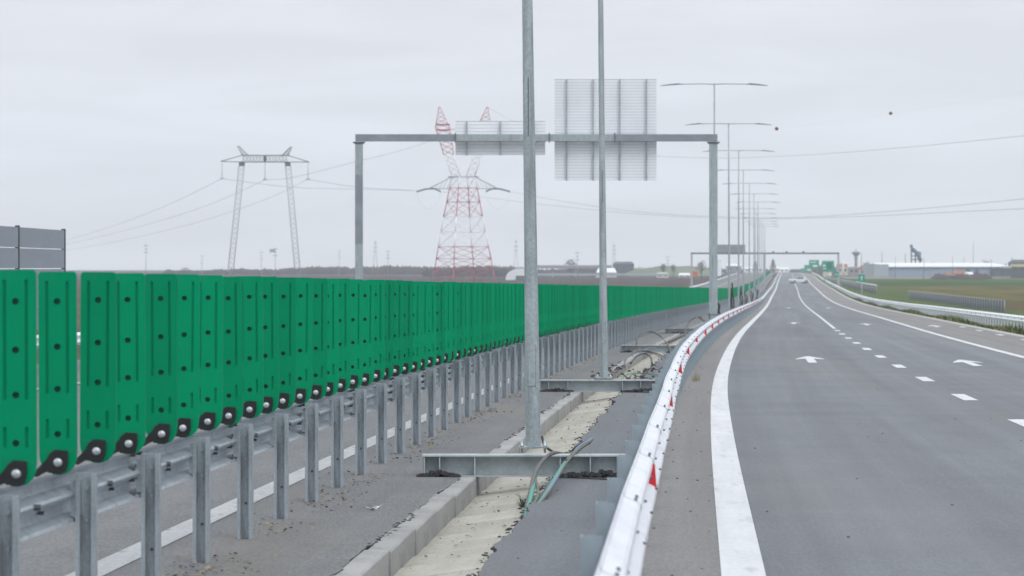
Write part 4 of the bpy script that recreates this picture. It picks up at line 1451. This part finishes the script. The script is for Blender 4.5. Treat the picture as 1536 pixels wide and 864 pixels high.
house(1116, 1146, 401, 409, 1800, 'roof_white', 'roof_white', 'white factory hall low behind the far lamp posts', 'factory_hall', 'building', roofy=403)
# white arched greenhouse
root = thing('greenhouse', 'white arched greenhouse left of the thick lamp post', 'greenhouse', P(778, 420, 1100))
X0, X1, Z0, Z1 = gx(758, 1100), gx(806, 1100), gz(420, 1100), gz(402.5, 1100)
mb = MB()
arc = [(X0 + (X1 - X0) * (.5 - .5 * math.cos(math.pi * k / 10)), 1100, Z0 + (Z1 - Z0) * math.sin(math.pi * k / 10) ** .8) for k in range(11)]
mb.extrude(arc, (0, 25, 0)); put('shell', mb.mesh('shell', M['roof_white']), (0, 0, 0), 0, root)
mb = MB(); mb.box((gx(787, 1100), 1099.8, gz(417, 1100)), (26 * 1100 / F_PX, .3, 7 * 1100 / F_PX)); put('gate', mb.mesh('gate', M['dark_steel']), (0, 0, 0), 0, root)
# overpass
root = thing('overpass', 'low pale concrete overpass beyond the left carriageway', 'bridge', P(850, 410, 1400))
bx(root, 'deck', 796, 918, 399.5, 402.6, 1400, 10, 'grey_concrete')
bx(root, 'parapet', 796, 918, 397.6, 399.5, 1400, .4, 'wall_pale')
for x in (800, 828, 862, 893, 915):
    bx(root, 'pier', x, x + 2.6, 402.6, 416, 1401, 3, 'grey_concrete')
tag(bx(None, 'boundary_wall', 800, 1000, 410, 413.2, 1290, .5, 'wall_pale'), 'long pale low wall across the field above the green screens', 'wall')
tag(bx(None, 'barrier_block', 1036, 1047, 407, 415, 1100, 2, 'orange'), 'orange barrier block left of the near gantry column', 'barrier')
# water tower
d = 1600.0
root = thing('water_tower', 'mushroom-shaped grey water tower behind the houses', 'water tower', (gx(1284, d), d, ZF))
sc = d / F_PX
mb = MB(); mb.lathe([(2.9 * sc, ZF), (2.2 * sc, gz(394, d)), (2.3 * sc, gz(387, d)), (3.2 * sc, gz(383.5, d))], (gx(1284, d), d, 0), 16); put('shaft', mb.mesh('shaft', M['grey_concrete']), (0, 0, 0), 0, root)
mb = MB(); mb.lathe([(3.2 * sc, gz(383.5, d)), (6.3 * sc, gz(379.4, d)), (6.5 * sc, gz(378.4, d)), (3.5 * sc, gz(377.6, d)), (.9 * sc, gz(377, d)), (.5 * sc, gz(373, d))], (gx(1284, d), d, 0), 16); put('tank', mb.mesh('tank', M['grey_concrete']), (0, 0, 0), 0, root)
# blue loading tower
d = 1500.0
root = thing('loading_tower', 'blue steel loading tower with slanting conveyor behind the warehouse', 'tower', (gx(1373, d), d, ZF))
for x in (1367, 1373, 1380.5):
    mb = MB(); mb.tube([(gx(x, d), d, ZF), (gx(x, d), d, gz(371 if x < 1370 else 378, d))], .35, 6); put('column', mb.mesh('column', M['blue_steel']), (0, 0, 0), 0, root)
for y in (378, 384, 389):
    mb = MB(); mb.box((gx(1373.5, d), d, gz(y, d)), (14 * d / F_PX, 1, .5)); put('platform', mb.mesh('platform', M['blue_steel']), (0, 0, 0), 0, root)
mb = MB(); mb.box((gx(1367, d), d, gz(369.5, d)), (3.4 * d / F_PX, 2, 5 * d / F_PX)); put('head', mb.mesh('head', M['blue_steel']), (0, 0, 0), 0, root)
mb = MB(); mb.tube([(gx(1368, d), d - .5, gz(373, d)), (gx(1376, d), d - .5, gz(380, d)), (gx(1381, d), d - .5, gz(392, d))], 1.0, 6); put('conveyor', mb.mesh('conveyor', M['blue_steel']), (0, 0, 0), 0, root)


def mast(x, y0, y1, d, r_px, label, name='mast', m_='pylon_dark', bars=0):
    root = thing(name, label, name.replace('_', ' '), (gx(x, d), d, ZF))
    mb = MB(); mb.tube([(gx(x, d), d, min(gz(y1, d), ZF + .5)), (gx(x, d), d, gz(y0, d))], [r_px * d / F_PX, r_px * .5 * d / F_PX], 6)
    put('shaft', mb.mesh('shaft', M[m_]), (0, 0, 0), 0, root)
    for k in range(bars):
        z = gz(y0 + 2.5 + 5 * k, d); w_ = (3.2 if k % 2 == 0 else 2.0) * d / F_PX
        mb = MB(); mb.box((gx(x, d), d, z), (w_ * 2, .25, .25)); put('crossarm', mb.mesh('crossarm', M[m_]), (0, 0, 0), 0, root)
    return root


mast(1460, 361, 400, 1500, .45, 'thin tall mast above the right half of the warehouse')
mast(1323, 377, 414, 1500, .7, 'short dark mast at the left gable of the warehouse')
mast(1358, 380, 400, 1500, .8, 'stubby pinkish mast left of the blue tower', m_='roof_red')
mast(1292, 380, 412, 1450, .7, 'thin pole right of the water tower')
mast(1265, 390, 411, 1400, 1.6, 'white chimney right of the far gantry leg', 'chimney', 'roof_white')
for x, y0 in ((1343, 385), (1386, 386), (1429, 384), (1487, 389)):
    mast(x, y0, 419, 1150, .4, {1343: 'dark utility pole before the pale warehouse end', 1386: 'dark utility pole before the warehouse, right of the blue tower', 1429: 'dark utility pole before the warehouse near the red-roofed house', 1487: 'dark utility pole before the right part of the warehouse'}[x], 'utility_pole')
mast(1446, 385, 400, 1500, .5, 'short pole on the skyline above the warehouse roof')
mast(1518, 386, 412, 1500, 1.2, 'grey chimney at the right end of the warehouse', 'chimney', 'grey_concrete')
for x, y0, y1, d_, lb in ((219, 366, 420, 900, 'slender lattice mast left of the portal pylon'), (303, 382, 420, 1800, 'tiny faint pylon left of the portal pylon'), (392, 376, 420, 1500, 'small faint pylon between the legs of the portal pylon, left one'),
                          (413, 371, 420, 1000, 'dark utility pole between the legs of the portal pylon'), (509, 374, 420, 1800, 'faint pylon right of the portal pylon'),
                          (582, 375, 420, 1100, 'thin dark pole between gantry column and red lattice pylon'), (866, 377, 418, 1100, 'thin dark pole between the two big lamp posts'),
                          (1002, 383, 414, 1500, 'thin pole above the green hill')):
    mast(x, y0, y1, d_, .55, lb, 'utility_pole', 'pylon_grey', 3)
mb = MB(); mb.box((gx(409, 1000), 999, gz(376, 1000)), (8 * 1000 / F_PX, 1, 5 * 1000 / F_PX))
tag(put('transformer_box', mb.mesh('transformer_box', M['pylon_grey'])), 'transformer box at the top of the dark pole between the portal legs', 'transformer')


def mini_pylon(x, y0, d, label):
    """distant lattice pylon"""
    root = thing('pylon', label, 'pylon', (gx(x, d), d, ZF))
    s_ = d / F_PX; z1 = gz(y0, d); H_ = z1 - ZF
    mb = MB(); r = .22 * s_
    for sx in (-1, 1):
        mb.tube([(gx(x, d) + sx * 4.4 * s_, d, ZF), (gx(x, d) + sx * 1.6 * s_, d, ZF + H_ * .62), (gx(x, d) + sx * .6 * s_, d, z1)], r, 4)
    zz = 0
    for k in range(8):
        z = ZF + H_ * k / 8; z2 = ZF + H_ * (k + 1) / 8
        wa = (4.4 - 3.2 * min(1, k / 5)) * s_; wb = (4.4 - 3.2 * min(1, (k + 1) / 5)) * s_
        mb.tube([(gx(x, d) - wa, d, z), (gx(x, d) + wb, d, z2)], r * .6, 3); mb.tube([(gx(x, d) + wa, d, z), (gx(x, d) - wb, d, z2)], r * .6, 3)
    put('lattice', mb.mesh('lattice', M['pylon_grey']), (0, 0, 0), 0, root)
    for t in (.93, .80, .68):
        mb = MB(); mb.box((gx(x, d), d, ZF + H_ * t), (5.5 * s_ if t != .8 else 7.5 * s_, .3, .25 * s_ * 2)); put('crossarm', mb.mesh('crossarm', M['pylon_dark']), (0, 0, 0), 0, root)


mini_pylon(563, 361, 1900, 'faint distant lattice pylon right of the gantry column')
mini_pylon(774, 359, 1900, 'faint distant lattice pylon left of the thick lamp post')
mini_pylon(921, 366, 1900, 'faint distant lattice pylon right of the second lamp post')


# ------------------------------------------------------------------ pylons
def lattice_leg(mb, a, b_, w0, w1, n, r, mi=0):
    """thin square lattice column from a to b_"""
    a, b_ = Vector(a), Vector(b_)
    def ring(t):
        c = a.lerp(b_, t); w_ = w0 + (w1 - w0) * t
        return [c + Vector((sx * w_ / 2, sy * w_ / 2, 0)) for sx, sy in ((-1, -1), (1, -1), (1, 1), (-1, 1))]
    r0 = ring(0); r1 = ring(1)
    for k in range(4):
        mb.tube([r0[k], r1[k]], r, 4, mi)
    for i in range(n):
        q0, q1 = ring(i / n), ring((i + 1) / n)
        for k in range(4):
            k2 = (k + 1) % 4
            mb.tube([q0[k], q1[k2]], r * .55, 3, mi, False); mb.tube([q0[k2], q1[k]], r * .55, 3, mi, False)


d = 640.0
por = thing('pylon', 'grey portal-shaped power pylon with two slanting legs', 'pylon', P(398, 435, d))
for (xb, xt) in ((343, 363), (449, 431.5)):
    mb = MB(); lattice_leg(mb, P(xb, 435, d), P(xt, 243, d), 1.15, 1.15, 26, .04); put('leg', mb.mesh('leg', M['pylon_grey']), (0, 0, 0), 0, por)
mb = MB()
a, b_ = P(363, 233, d), P(431.5, 233, d); a2, b2 = P(363, 243, d), P(431.5, 243, d)
for p_, q_ in ((a, b_), (a2, b2)):
    for dy in (-.8, .8):
        mb.tube([p_ + Vector((0, dy, 0)), q_ + Vector((0, dy, 0))], .065, 4)
for k in range(14):
    t0, t1 = k / 14, (k + 1) / 14
    for dy in (-.8, .8):
        o_ = Vector((0, dy, 0))
        mb.tube([a.lerp(b_, t0) + o_, a2.lerp(b2, t1) + o_], .028, 3); mb.tube([a2.lerp(b2, t0) + o_, a.lerp(b_, t1) + o_], .028, 3)
put('crossbeam', mb.mesh('crossbeam', M['pylon_dark']), (0, 0, 0), 0, por)
for pts in ([(363, 233), (331, 242)], [(363, 243), (331, 242)], [(431.5, 233), (464, 243)], [(431.5, 243), (464, 243)]):
    mb = MB(); mb.tube([P(x, y, d) for x, y in pts], .08, 4); put('arm', mb.mesh('arm', M['pylon_dark']), (0, 0, 0), 0, por)
for pts in ([(369, 234), (363, 225), (357, 219)], [(427, 234), (433, 227), (437, 220)]):
    mb = MB(); pp = [P(x, y, d) for x, y in pts]; lattice_leg(mb, pp[0], pp[2], 1.3, .35, 5, .05); put('horn', mb.mesh('horn', M['pylon_dark']), (0, 0, 0), 0, por)
for x, y0, y1 in ((333, 242, 268), (397.5, 243, 269), (462, 243, 269)):
    mb = MB(); mb.tube([P(x, y0, d), P(x, y1, d)], .07, 5); mb.box(P(x, y1, d), (.9, .2, .25)); put('insulator', mb.mesh('insulator', M['pylon_grey']), (0, 0, 0), 0, por)
mb = MB(); mb.box(P(397.5, 238, d), (.5, .6, 1.4)); put('plate', mb.mesh('plate', M['pylon_dark']), (0, 0, 0), 0, por)
for i, x in enumerate((363, 431.5)):
    mb = MB(); mb.box(P(x, 246, d), (1.1, 1.1, .9)); put('joint', mb.mesh('joint', M['pylon_dark']), (0, 0, 0), 0, por)

# red and white lattice pylon
d = 800.0
lat = thing('pylon', 'tall red and white lattice power pylon with two pointed peaks', 'pylon', P(695, 428, d))


def face(mbx, lv, r, mi):
    """lv: list of (y, xl, xr, depth) levels of a 4-legged body; draws legs, horizontals and crosses"""
    ring = []
    for (y, xl, xr, dep) in lv:
        ring.append([P(xl, y, d) + Vector((0, -dep, 0)), P(xr, y, d) + Vector((0, -dep, 0)), P(xr, y, d) + Vector((0, dep, 0)), P(xl, y, d) + Vector((0, dep, 0))])
    # rotate a little so that both faces show
    c0 = P((lv[0][1] + lv[0][2]) / 2, 400, d)
    rt = Matrix.Rotation(R(27), 3, 'Z')
    ring = [[Vector((0, 0, p.z)) + Vector((c0.x, c0.y, 0)) + (rt @ Vector((p.x - c0.x, p.y - c0.y, 0))) for p in rg] for rg in ring]
    for a_, b2_ in zip(ring[:-1], ring[1:]):
        for k in range(4):
            k2 = (k + 1) % 4
            mbx.tube([a_[k], b2_[k]], r, 4, mi)
            mbx.tube([a_[k], b2_[k2]], r * .5, 3, mi, False); mbx.tube([a_[k2], b2_[k]], r * .5, 3, mi, False)
            mbx.tube([b2_[k], b2_[k2]], r * .5, 3, mi, False)
    return ring


def sc_(xl, xr, f=.80):      # shrink so that the rotated square keeps the seen width
    c_ = (xl + xr) / 2; return c_ - (xr - c_) * f, c_ + (xr - c_) * f


def lev(y, xl, xr):
    a_, b2_ = sc_(xl, xr, .74)
    return (y, a_, b2_, (b2_ - a_) * d / F_PX / 2)


for lvs, mk in (([lev(428, 645, 745), lev(404, 652, 739), lev(388, 654, 737), lev(370, 657, 733)], 'pylon_red'), ([lev(370, 657, 733), lev(348, 661, 728), lev(325, 665, 724)], 'sign_back'),
                ([lev(325, 665, 724), lev(303, 670, 720), lev(282, 674, 716)], 'pylon_red'), ([lev(282, 674, 716), lev(266, 678, 712)], 'sign_back')):
    mb = MB(); face(mb, lvs, .13, 0)
    put('body_section', mb.mesh('body_section', M[mk]), (0, 0, 0), 0, lat)
for side_ in (-1, 1):
    cx = 695
    def hp(xo, y): return P(cx + side_ * xo, y, d)
    mb = MB(); 
    lattice_leg(mb, hp(10, 266), hp(22, 232), 2.2, 2.4, 4, .10); put('horn_section', mb.mesh('horn_section', M['sign_back']), (0, 0, 0), 0, lat)
    mb = MB(); lattice_leg(mb, hp(22, 232), hp(31, 192), 2.6, 3.8, 5, .08); put('horn_section', mb.mesh('horn_section', M['pylon_red']), (0, 0, 0), 0, lat)
    mb = MB(); lattice_leg(mb, hp(31, 192), hp(36, 160), 3.8, .3, 5, .065); put('peak', mb.mesh('peak', M['pylon_red']), (0, 0, 0), 0, lat)
    mb = MB()
    for y in (187, 195):
        mb.tube([hp(20, y), hp(41, y)], .22, 4)
    put('platform', mb.mesh('platform', M['pylon_red']), (0, 0, 0), 0, lat)
    mb = MB()
    mb.tube([hp(17, 265), hp(50, 282)], .12, 4); mb.tube([hp(20, 283), hp(50, 283)], .10, 4)
    for k in range(5):
        t = k / 5
        mb.tube([hp(17 + 33 * t, 265 + 17 * t), hp(20 + 30 * min(1, t + .15), 283)], .06, 3)
    put('arm', mb.mesh('arm', M['pylon_grey']), (0, 0, 0), 0, lat)
    mb = MB(); mb.tube(smooth_path([hp(50, 283), hp(58, 284), hp(70, 287.5)], 4), .24, 6); mb.tube(smooth_path([hp(50, 283), hp(42, 283.5), hp(34, 287.5)], 4), .24, 6)
    put('insulator', mb.mesh('insulator', M['pylon_dark']), (0, 0, 0), 0, lat)
    mb = MB(); mb.tube(smooth_path([hp(70, 287.5), hp(66, 303), hp(52, 314), hp(38, 303), hp(34, 287.5)], 5), .014, 4); put('jumper', mb.mesh('jumper', M['wire']), (0, 0, 0), 0, lat)
mb = MB(); mb.tube([P(672, 265, d), P(718, 265, d)], .16, 4); mb.tube([P(676, 194, d), P(714, 194, d)], .1, 4); put('tie_beam', mb.mesh('tie_beam', M['pylon_grey']), (0, 0, 0), 0, lat)


def wire(pts, label, r=.035):
    pp = smooth_path([P(*p) for p in pts], 8)
    mb = MB(); mb.tube(pp, r, 4)
    tag(put('power_line', mb.mesh('power_line', M['wire'])), label, 'power line', 'overhead power lines')


wire([(333, 268, 640), (250, 308, 800), (160, 342, 1000), (60, 370, 1300), (-60, 392, 1700)], 'uppermost power line falling left from the portal pylon')
wire([(397.5, 270, 640), (300, 312, 800), (190, 345, 1000), (80, 370, 1300), (-60, 394, 1700)], 'middle power line falling left from the portal pylon')
wire([(462, 269, 640), (380, 306, 800), (260, 343, 1000), (120, 372, 1300), (-60, 396, 1700)], 'lowest power line falling left from the portal pylon')
wire([(397.5, 270, 640), (440, 266, 660), (520, 246, 690), (600, 226, 720), (666, 205, 800)], 'power line rising from the portal pylon to the red pylon peak')
wire([(333, 268, 640), (440, 281, 680), (550, 284, 740), (625, 286, 800)], 'power line from the left portal arm to the red pylon arm')
wire([(462, 269, 640), (540, 281, 700), (625, 286, 800)], 'power line from the right portal arm to the red pylon arm')
wire([(765, 287.5, 800), (850, 303, 740), (960, 318, 680), (1080, 325, 620), (1200, 326, 560), (1370, 314, 480), (1600, 292, 400)], 'upper of the two close power lines sagging low over the lamp posts', .028)
wire([(661, 287.5, 800), (800, 305, 740), (960, 321, 680), (1120, 328, 610), (1280, 325, 540), (1450, 317, 470), (1600, 310, 420)], 'lower of the two close power lines sagging low over the lamp posts', .028)
wire([(729, 160, 800), (820, 205, 760), (930, 229, 700), (1060, 237, 650), (1200, 233, 590), (1370, 220, 500), (1600, 197, 420)], 'highest power line crossing the sky at the right', .028)
wire([(985, 206, 700), (1165, 193, 600), (1336, 170, 520), (1600, 128, 420)], 'hair-thin earth wire carrying the red marker balls', .004)
for x, y, d_, s_, lb in ((1336, 170, 520, .30, 'small red marker ball alone in the sky at the right'), (1165, 193, 600, .37, 'small red marker ball beside a lamp arm')):
    bm = bmesh.new(); bmesh.ops.create_uvsphere(bm, u_segments=16, v_segments=10, radius=s_)
    for f in bm.faces: f.smooth = True
    me = bpy.data.meshes.new('marker_ball'); bm.to_mesh(me); bm.free(); me.materials.append(M['ball_red'])
    tag(put('marker_ball', me, P(x, y, d_)), lb, 'marker ball')


# ------------------------------------------------------------------ trees and woods
def tree(x, ytop, wpx, d, label, kind='bare', ybase=None):
    base = Vector((gx(x, d), d, ZF)); H_ = gz(ytop, d) - ZF; W = wpx * d / F_PX
    root = thing('tree', label, 'tree', base)
    mb = MB()
    mb.tube([base, base + Vector((.1, 0, H_ * .4)), base + Vector((0, 0, H_ * .9))], [H_ * .03, H_ * .02, H_ * .005], 6)
    limbs = []
    for k in range(12):
        t = random.uniform(.25, .75); a = random.random() * 6.3
        p = base + Vector((0, 0, H_ * t))
        q = p + Vector((math.cos(a) * W * .42 * (1 if kind != 'pop' else .5), math.sin(a) * W * .42, H_ * random.uniform(.12, .3)))
        mb.tube([p, q], [H_ * .010, H_ * .003], 4); limbs.append((p, q))
    put('trunk', mb.mesh('trunk', M['tree_bark']), (0, 0, 0), 0, root)
    mb = MB()
    n = 900
    for _ in range(n):
        while True:
            u = Vector((random.uniform(-1, 1), random.uniform(-1, 1), random.uniform(-1, 1)))
            if u.length < 1: break
        if kind == 'pop':
            tz = (u.z + 1) / 2; k = (1 - tz) ** .7 * .9 + .1
            p = base + Vector((u.x * W / 2 * k, u.y * W / 2 * k, H_ * (.12 + .86 * tz)))
        else:
            lump = .8 + .25 * math.sin(u.x * 5 + d) * math.sin(u.z * 6 + x)
            p = base + Vector((u.x * W / 2 * lump, u.y * W / 2 * lump, H_ * (.58 + .40 * u.z * lump)))
        g = Vector((u.x * .6 + random.uniform(-.4, .4), u.y * .6, .6 + random.uniform(-.3, .5))).normalized() * H_ * random.uniform(.05, .11)
        s_ = Vector((random.uniform(-1, 1), random.uniform(-1, 1), 0)).normalized() * H_ * (.006 if kind != 'ever' else .02)
        mb.poly([p - s_, p + s_, p + g])
    put('crown', mb.mesh('crown', M['evergreen'] if kind == 'ever' else M['twigs'], False), (0, 0, 0), 0, root)


tree(856, 386, 24, 1450, 'round bare tree over the overpass, between the two big lamp posts')
tree(995, 393, 10, 1500, 'bare tree left of the pair on the green hill')
tree(1010, 395, 9, 1520, 'bare tree right of the pair on the green hill')
tree(1159.5, 388, 13, 1500, 'pointed bare tree at the end of the road, right of the far gantry middle column', 'pop')
tree(1133, 391, 12, 1600, 'bare tree behind the thin lamp posts', 'pop')
tree(1052, 389, 18, 1300, 'bare bushy tree left of the near gantry column')
tree(1465, 403, 9, 1190, 'dark bush-like tree before the warehouse')
tree(1452, 402, 10, 1200, 'bare tree behind the pale small house')
tree(1480, 388, 22, 1550, 'bare tree showing over the warehouse roof')
tree(1262, 393, 18, 1520, 'bare tree left of the water tower')
tree(1300, 391, 16, 1530, 'bare tree right of the water tower')
tree(1400, 391, 10, 1560, 'small bare tree over the warehouse roof, right of the blue tower')
tree(278, 400, 20, 1500, 'hazy bare tree at the left of the portal pylon')
tree(1236, 398, 12, 1500, 'bare tree behind the largest green sign')


def wood(name, x0, x1, y_fn, d0, d1, n, m_, label):
    mb = MB()
    for _ in range(n):
        x = random.uniform(x0, x1); d_ = random.uniform(d0, d1)
        top = y_fn(x) + random.uniform(-.6, 1.2)
        H_ = max(2.5, gz(top, d_) - ZF); W = random.uniform(3, 8)
        b_ = Vector((gx(x, d_), d_, ZF))
        for k in range(30):
            a = random.uniform(-1, 1); t = random.random()
            h2 = H_ * (1 - .45 * a * a) * (.35 + .65 * t)
            p = b_ + Vector((a * W / 2, random.uniform(-2, 2), h2 * random.uniform(.25, .8)))
            mb.poly([p + Vector((-W * .13, 0, 0)), p + Vector((W * .13, 0, -.2)), p + Vector((random.uniform(-.6, .6), 0, h2 * .42))])
        mb.poly([b_ + Vector((-W * .45, 0, 0)), b_ + Vector((W * .45, 0, 0)), b_ + Vector((W * .3, 0, H_ * .55)), b_ + Vector((-W * .3, 0, H_ * .55))])
    tag(put(name, mb.mesh(name, M[m_], False)), label, 'wood', kind='stuff')


wood('wood', 250, 800, lambda x: 404.5 - 5.5 * min(1, max(0, (x - 330) / 200)) + .9 * math.sin(x * .05) + .5 * math.sin(x * .17), 1900, 2300, 700, 'twigs', 'grey-purple wood along the horizon behind the green screens')
wood('wood', 800, 1150, lambda x: 402 + 1.0 * math.sin(x * .07), 1900, 2300, 330, 'twigs', 'grey wood along the horizon behind the lamp posts')
wood('wood', 1210, 1560, lambda x: 398 + 2 * math.sin(x * .04), 1700, 2100, 300, 'twigs', 'grey wood along the horizon behind the warehouse')
wood('hedge', 1405, 1480, lambda x: 413.5 + 2 * math.sin(x * .3), 1150, 1200, 16, 'hedge', 'low bare hedge before the warehouse')
wood('hedge', 640, 790, lambda x: 402 + 1.2 * math.sin(x * .06), 1500, 1700, 160, 'twigs', 'dark hedge under the red lattice pylon')
# green hill
mb = MB()
nn, mm_ = 26, 8
for i in range(nn + 1):
    for j in range(mm_ + 1):
        u, v = i / nn, j / mm_
        mb.v.append((gx(940 + 150 * u, 1600), 1560 + 120 * v, ZF + max(0, math.sin(math.pi * v)) * (gz(401, 1600) - ZF + .8) * math.sin(math.pi * u) ** .45 * (1 + .05 * math.sin(u * 21))))
for i in range(nn):
    for j in range(mm_):
        a = i * (mm_ + 1) + j; mb.f.append((a, a + 1, a + mm_ + 2, a + mm_ + 1)); mb.m.append(0); mb.sm.append(True)
tag(put('hill', mb.mesh('hill', M['hill'])), 'low green hill left of the far gantry', kind='structure')

# ------------------------------------------------------------------ haze
mb = MB(); mb.box((150, 2080, 30), (5900, 4400, 72))
hz = put('haze', mb.mesh('haze', []))
hm = bpy.data.materials.new('haze'); hm.use_nodes = True
ht = hm.node_tree; ht.nodes.clear()
ho = ht.nodes.new('ShaderNodeOutputMaterial'); hv = ht.nodes.new('ShaderNodeVolumePrincipled')
hv.inputs['Color'].default_value = (.97, .985, 1, 1)
hv.inputs['Anisotropy'].default_value = .35
hv.inputs['Density'].default_value = .00021
ht.links.new(hv.outputs[0], ho.inputs['Volume'])
hz.data.materials.append(hm)
tag(hz, 'pale haze over the whole plain', 'haze', kind='stuff')
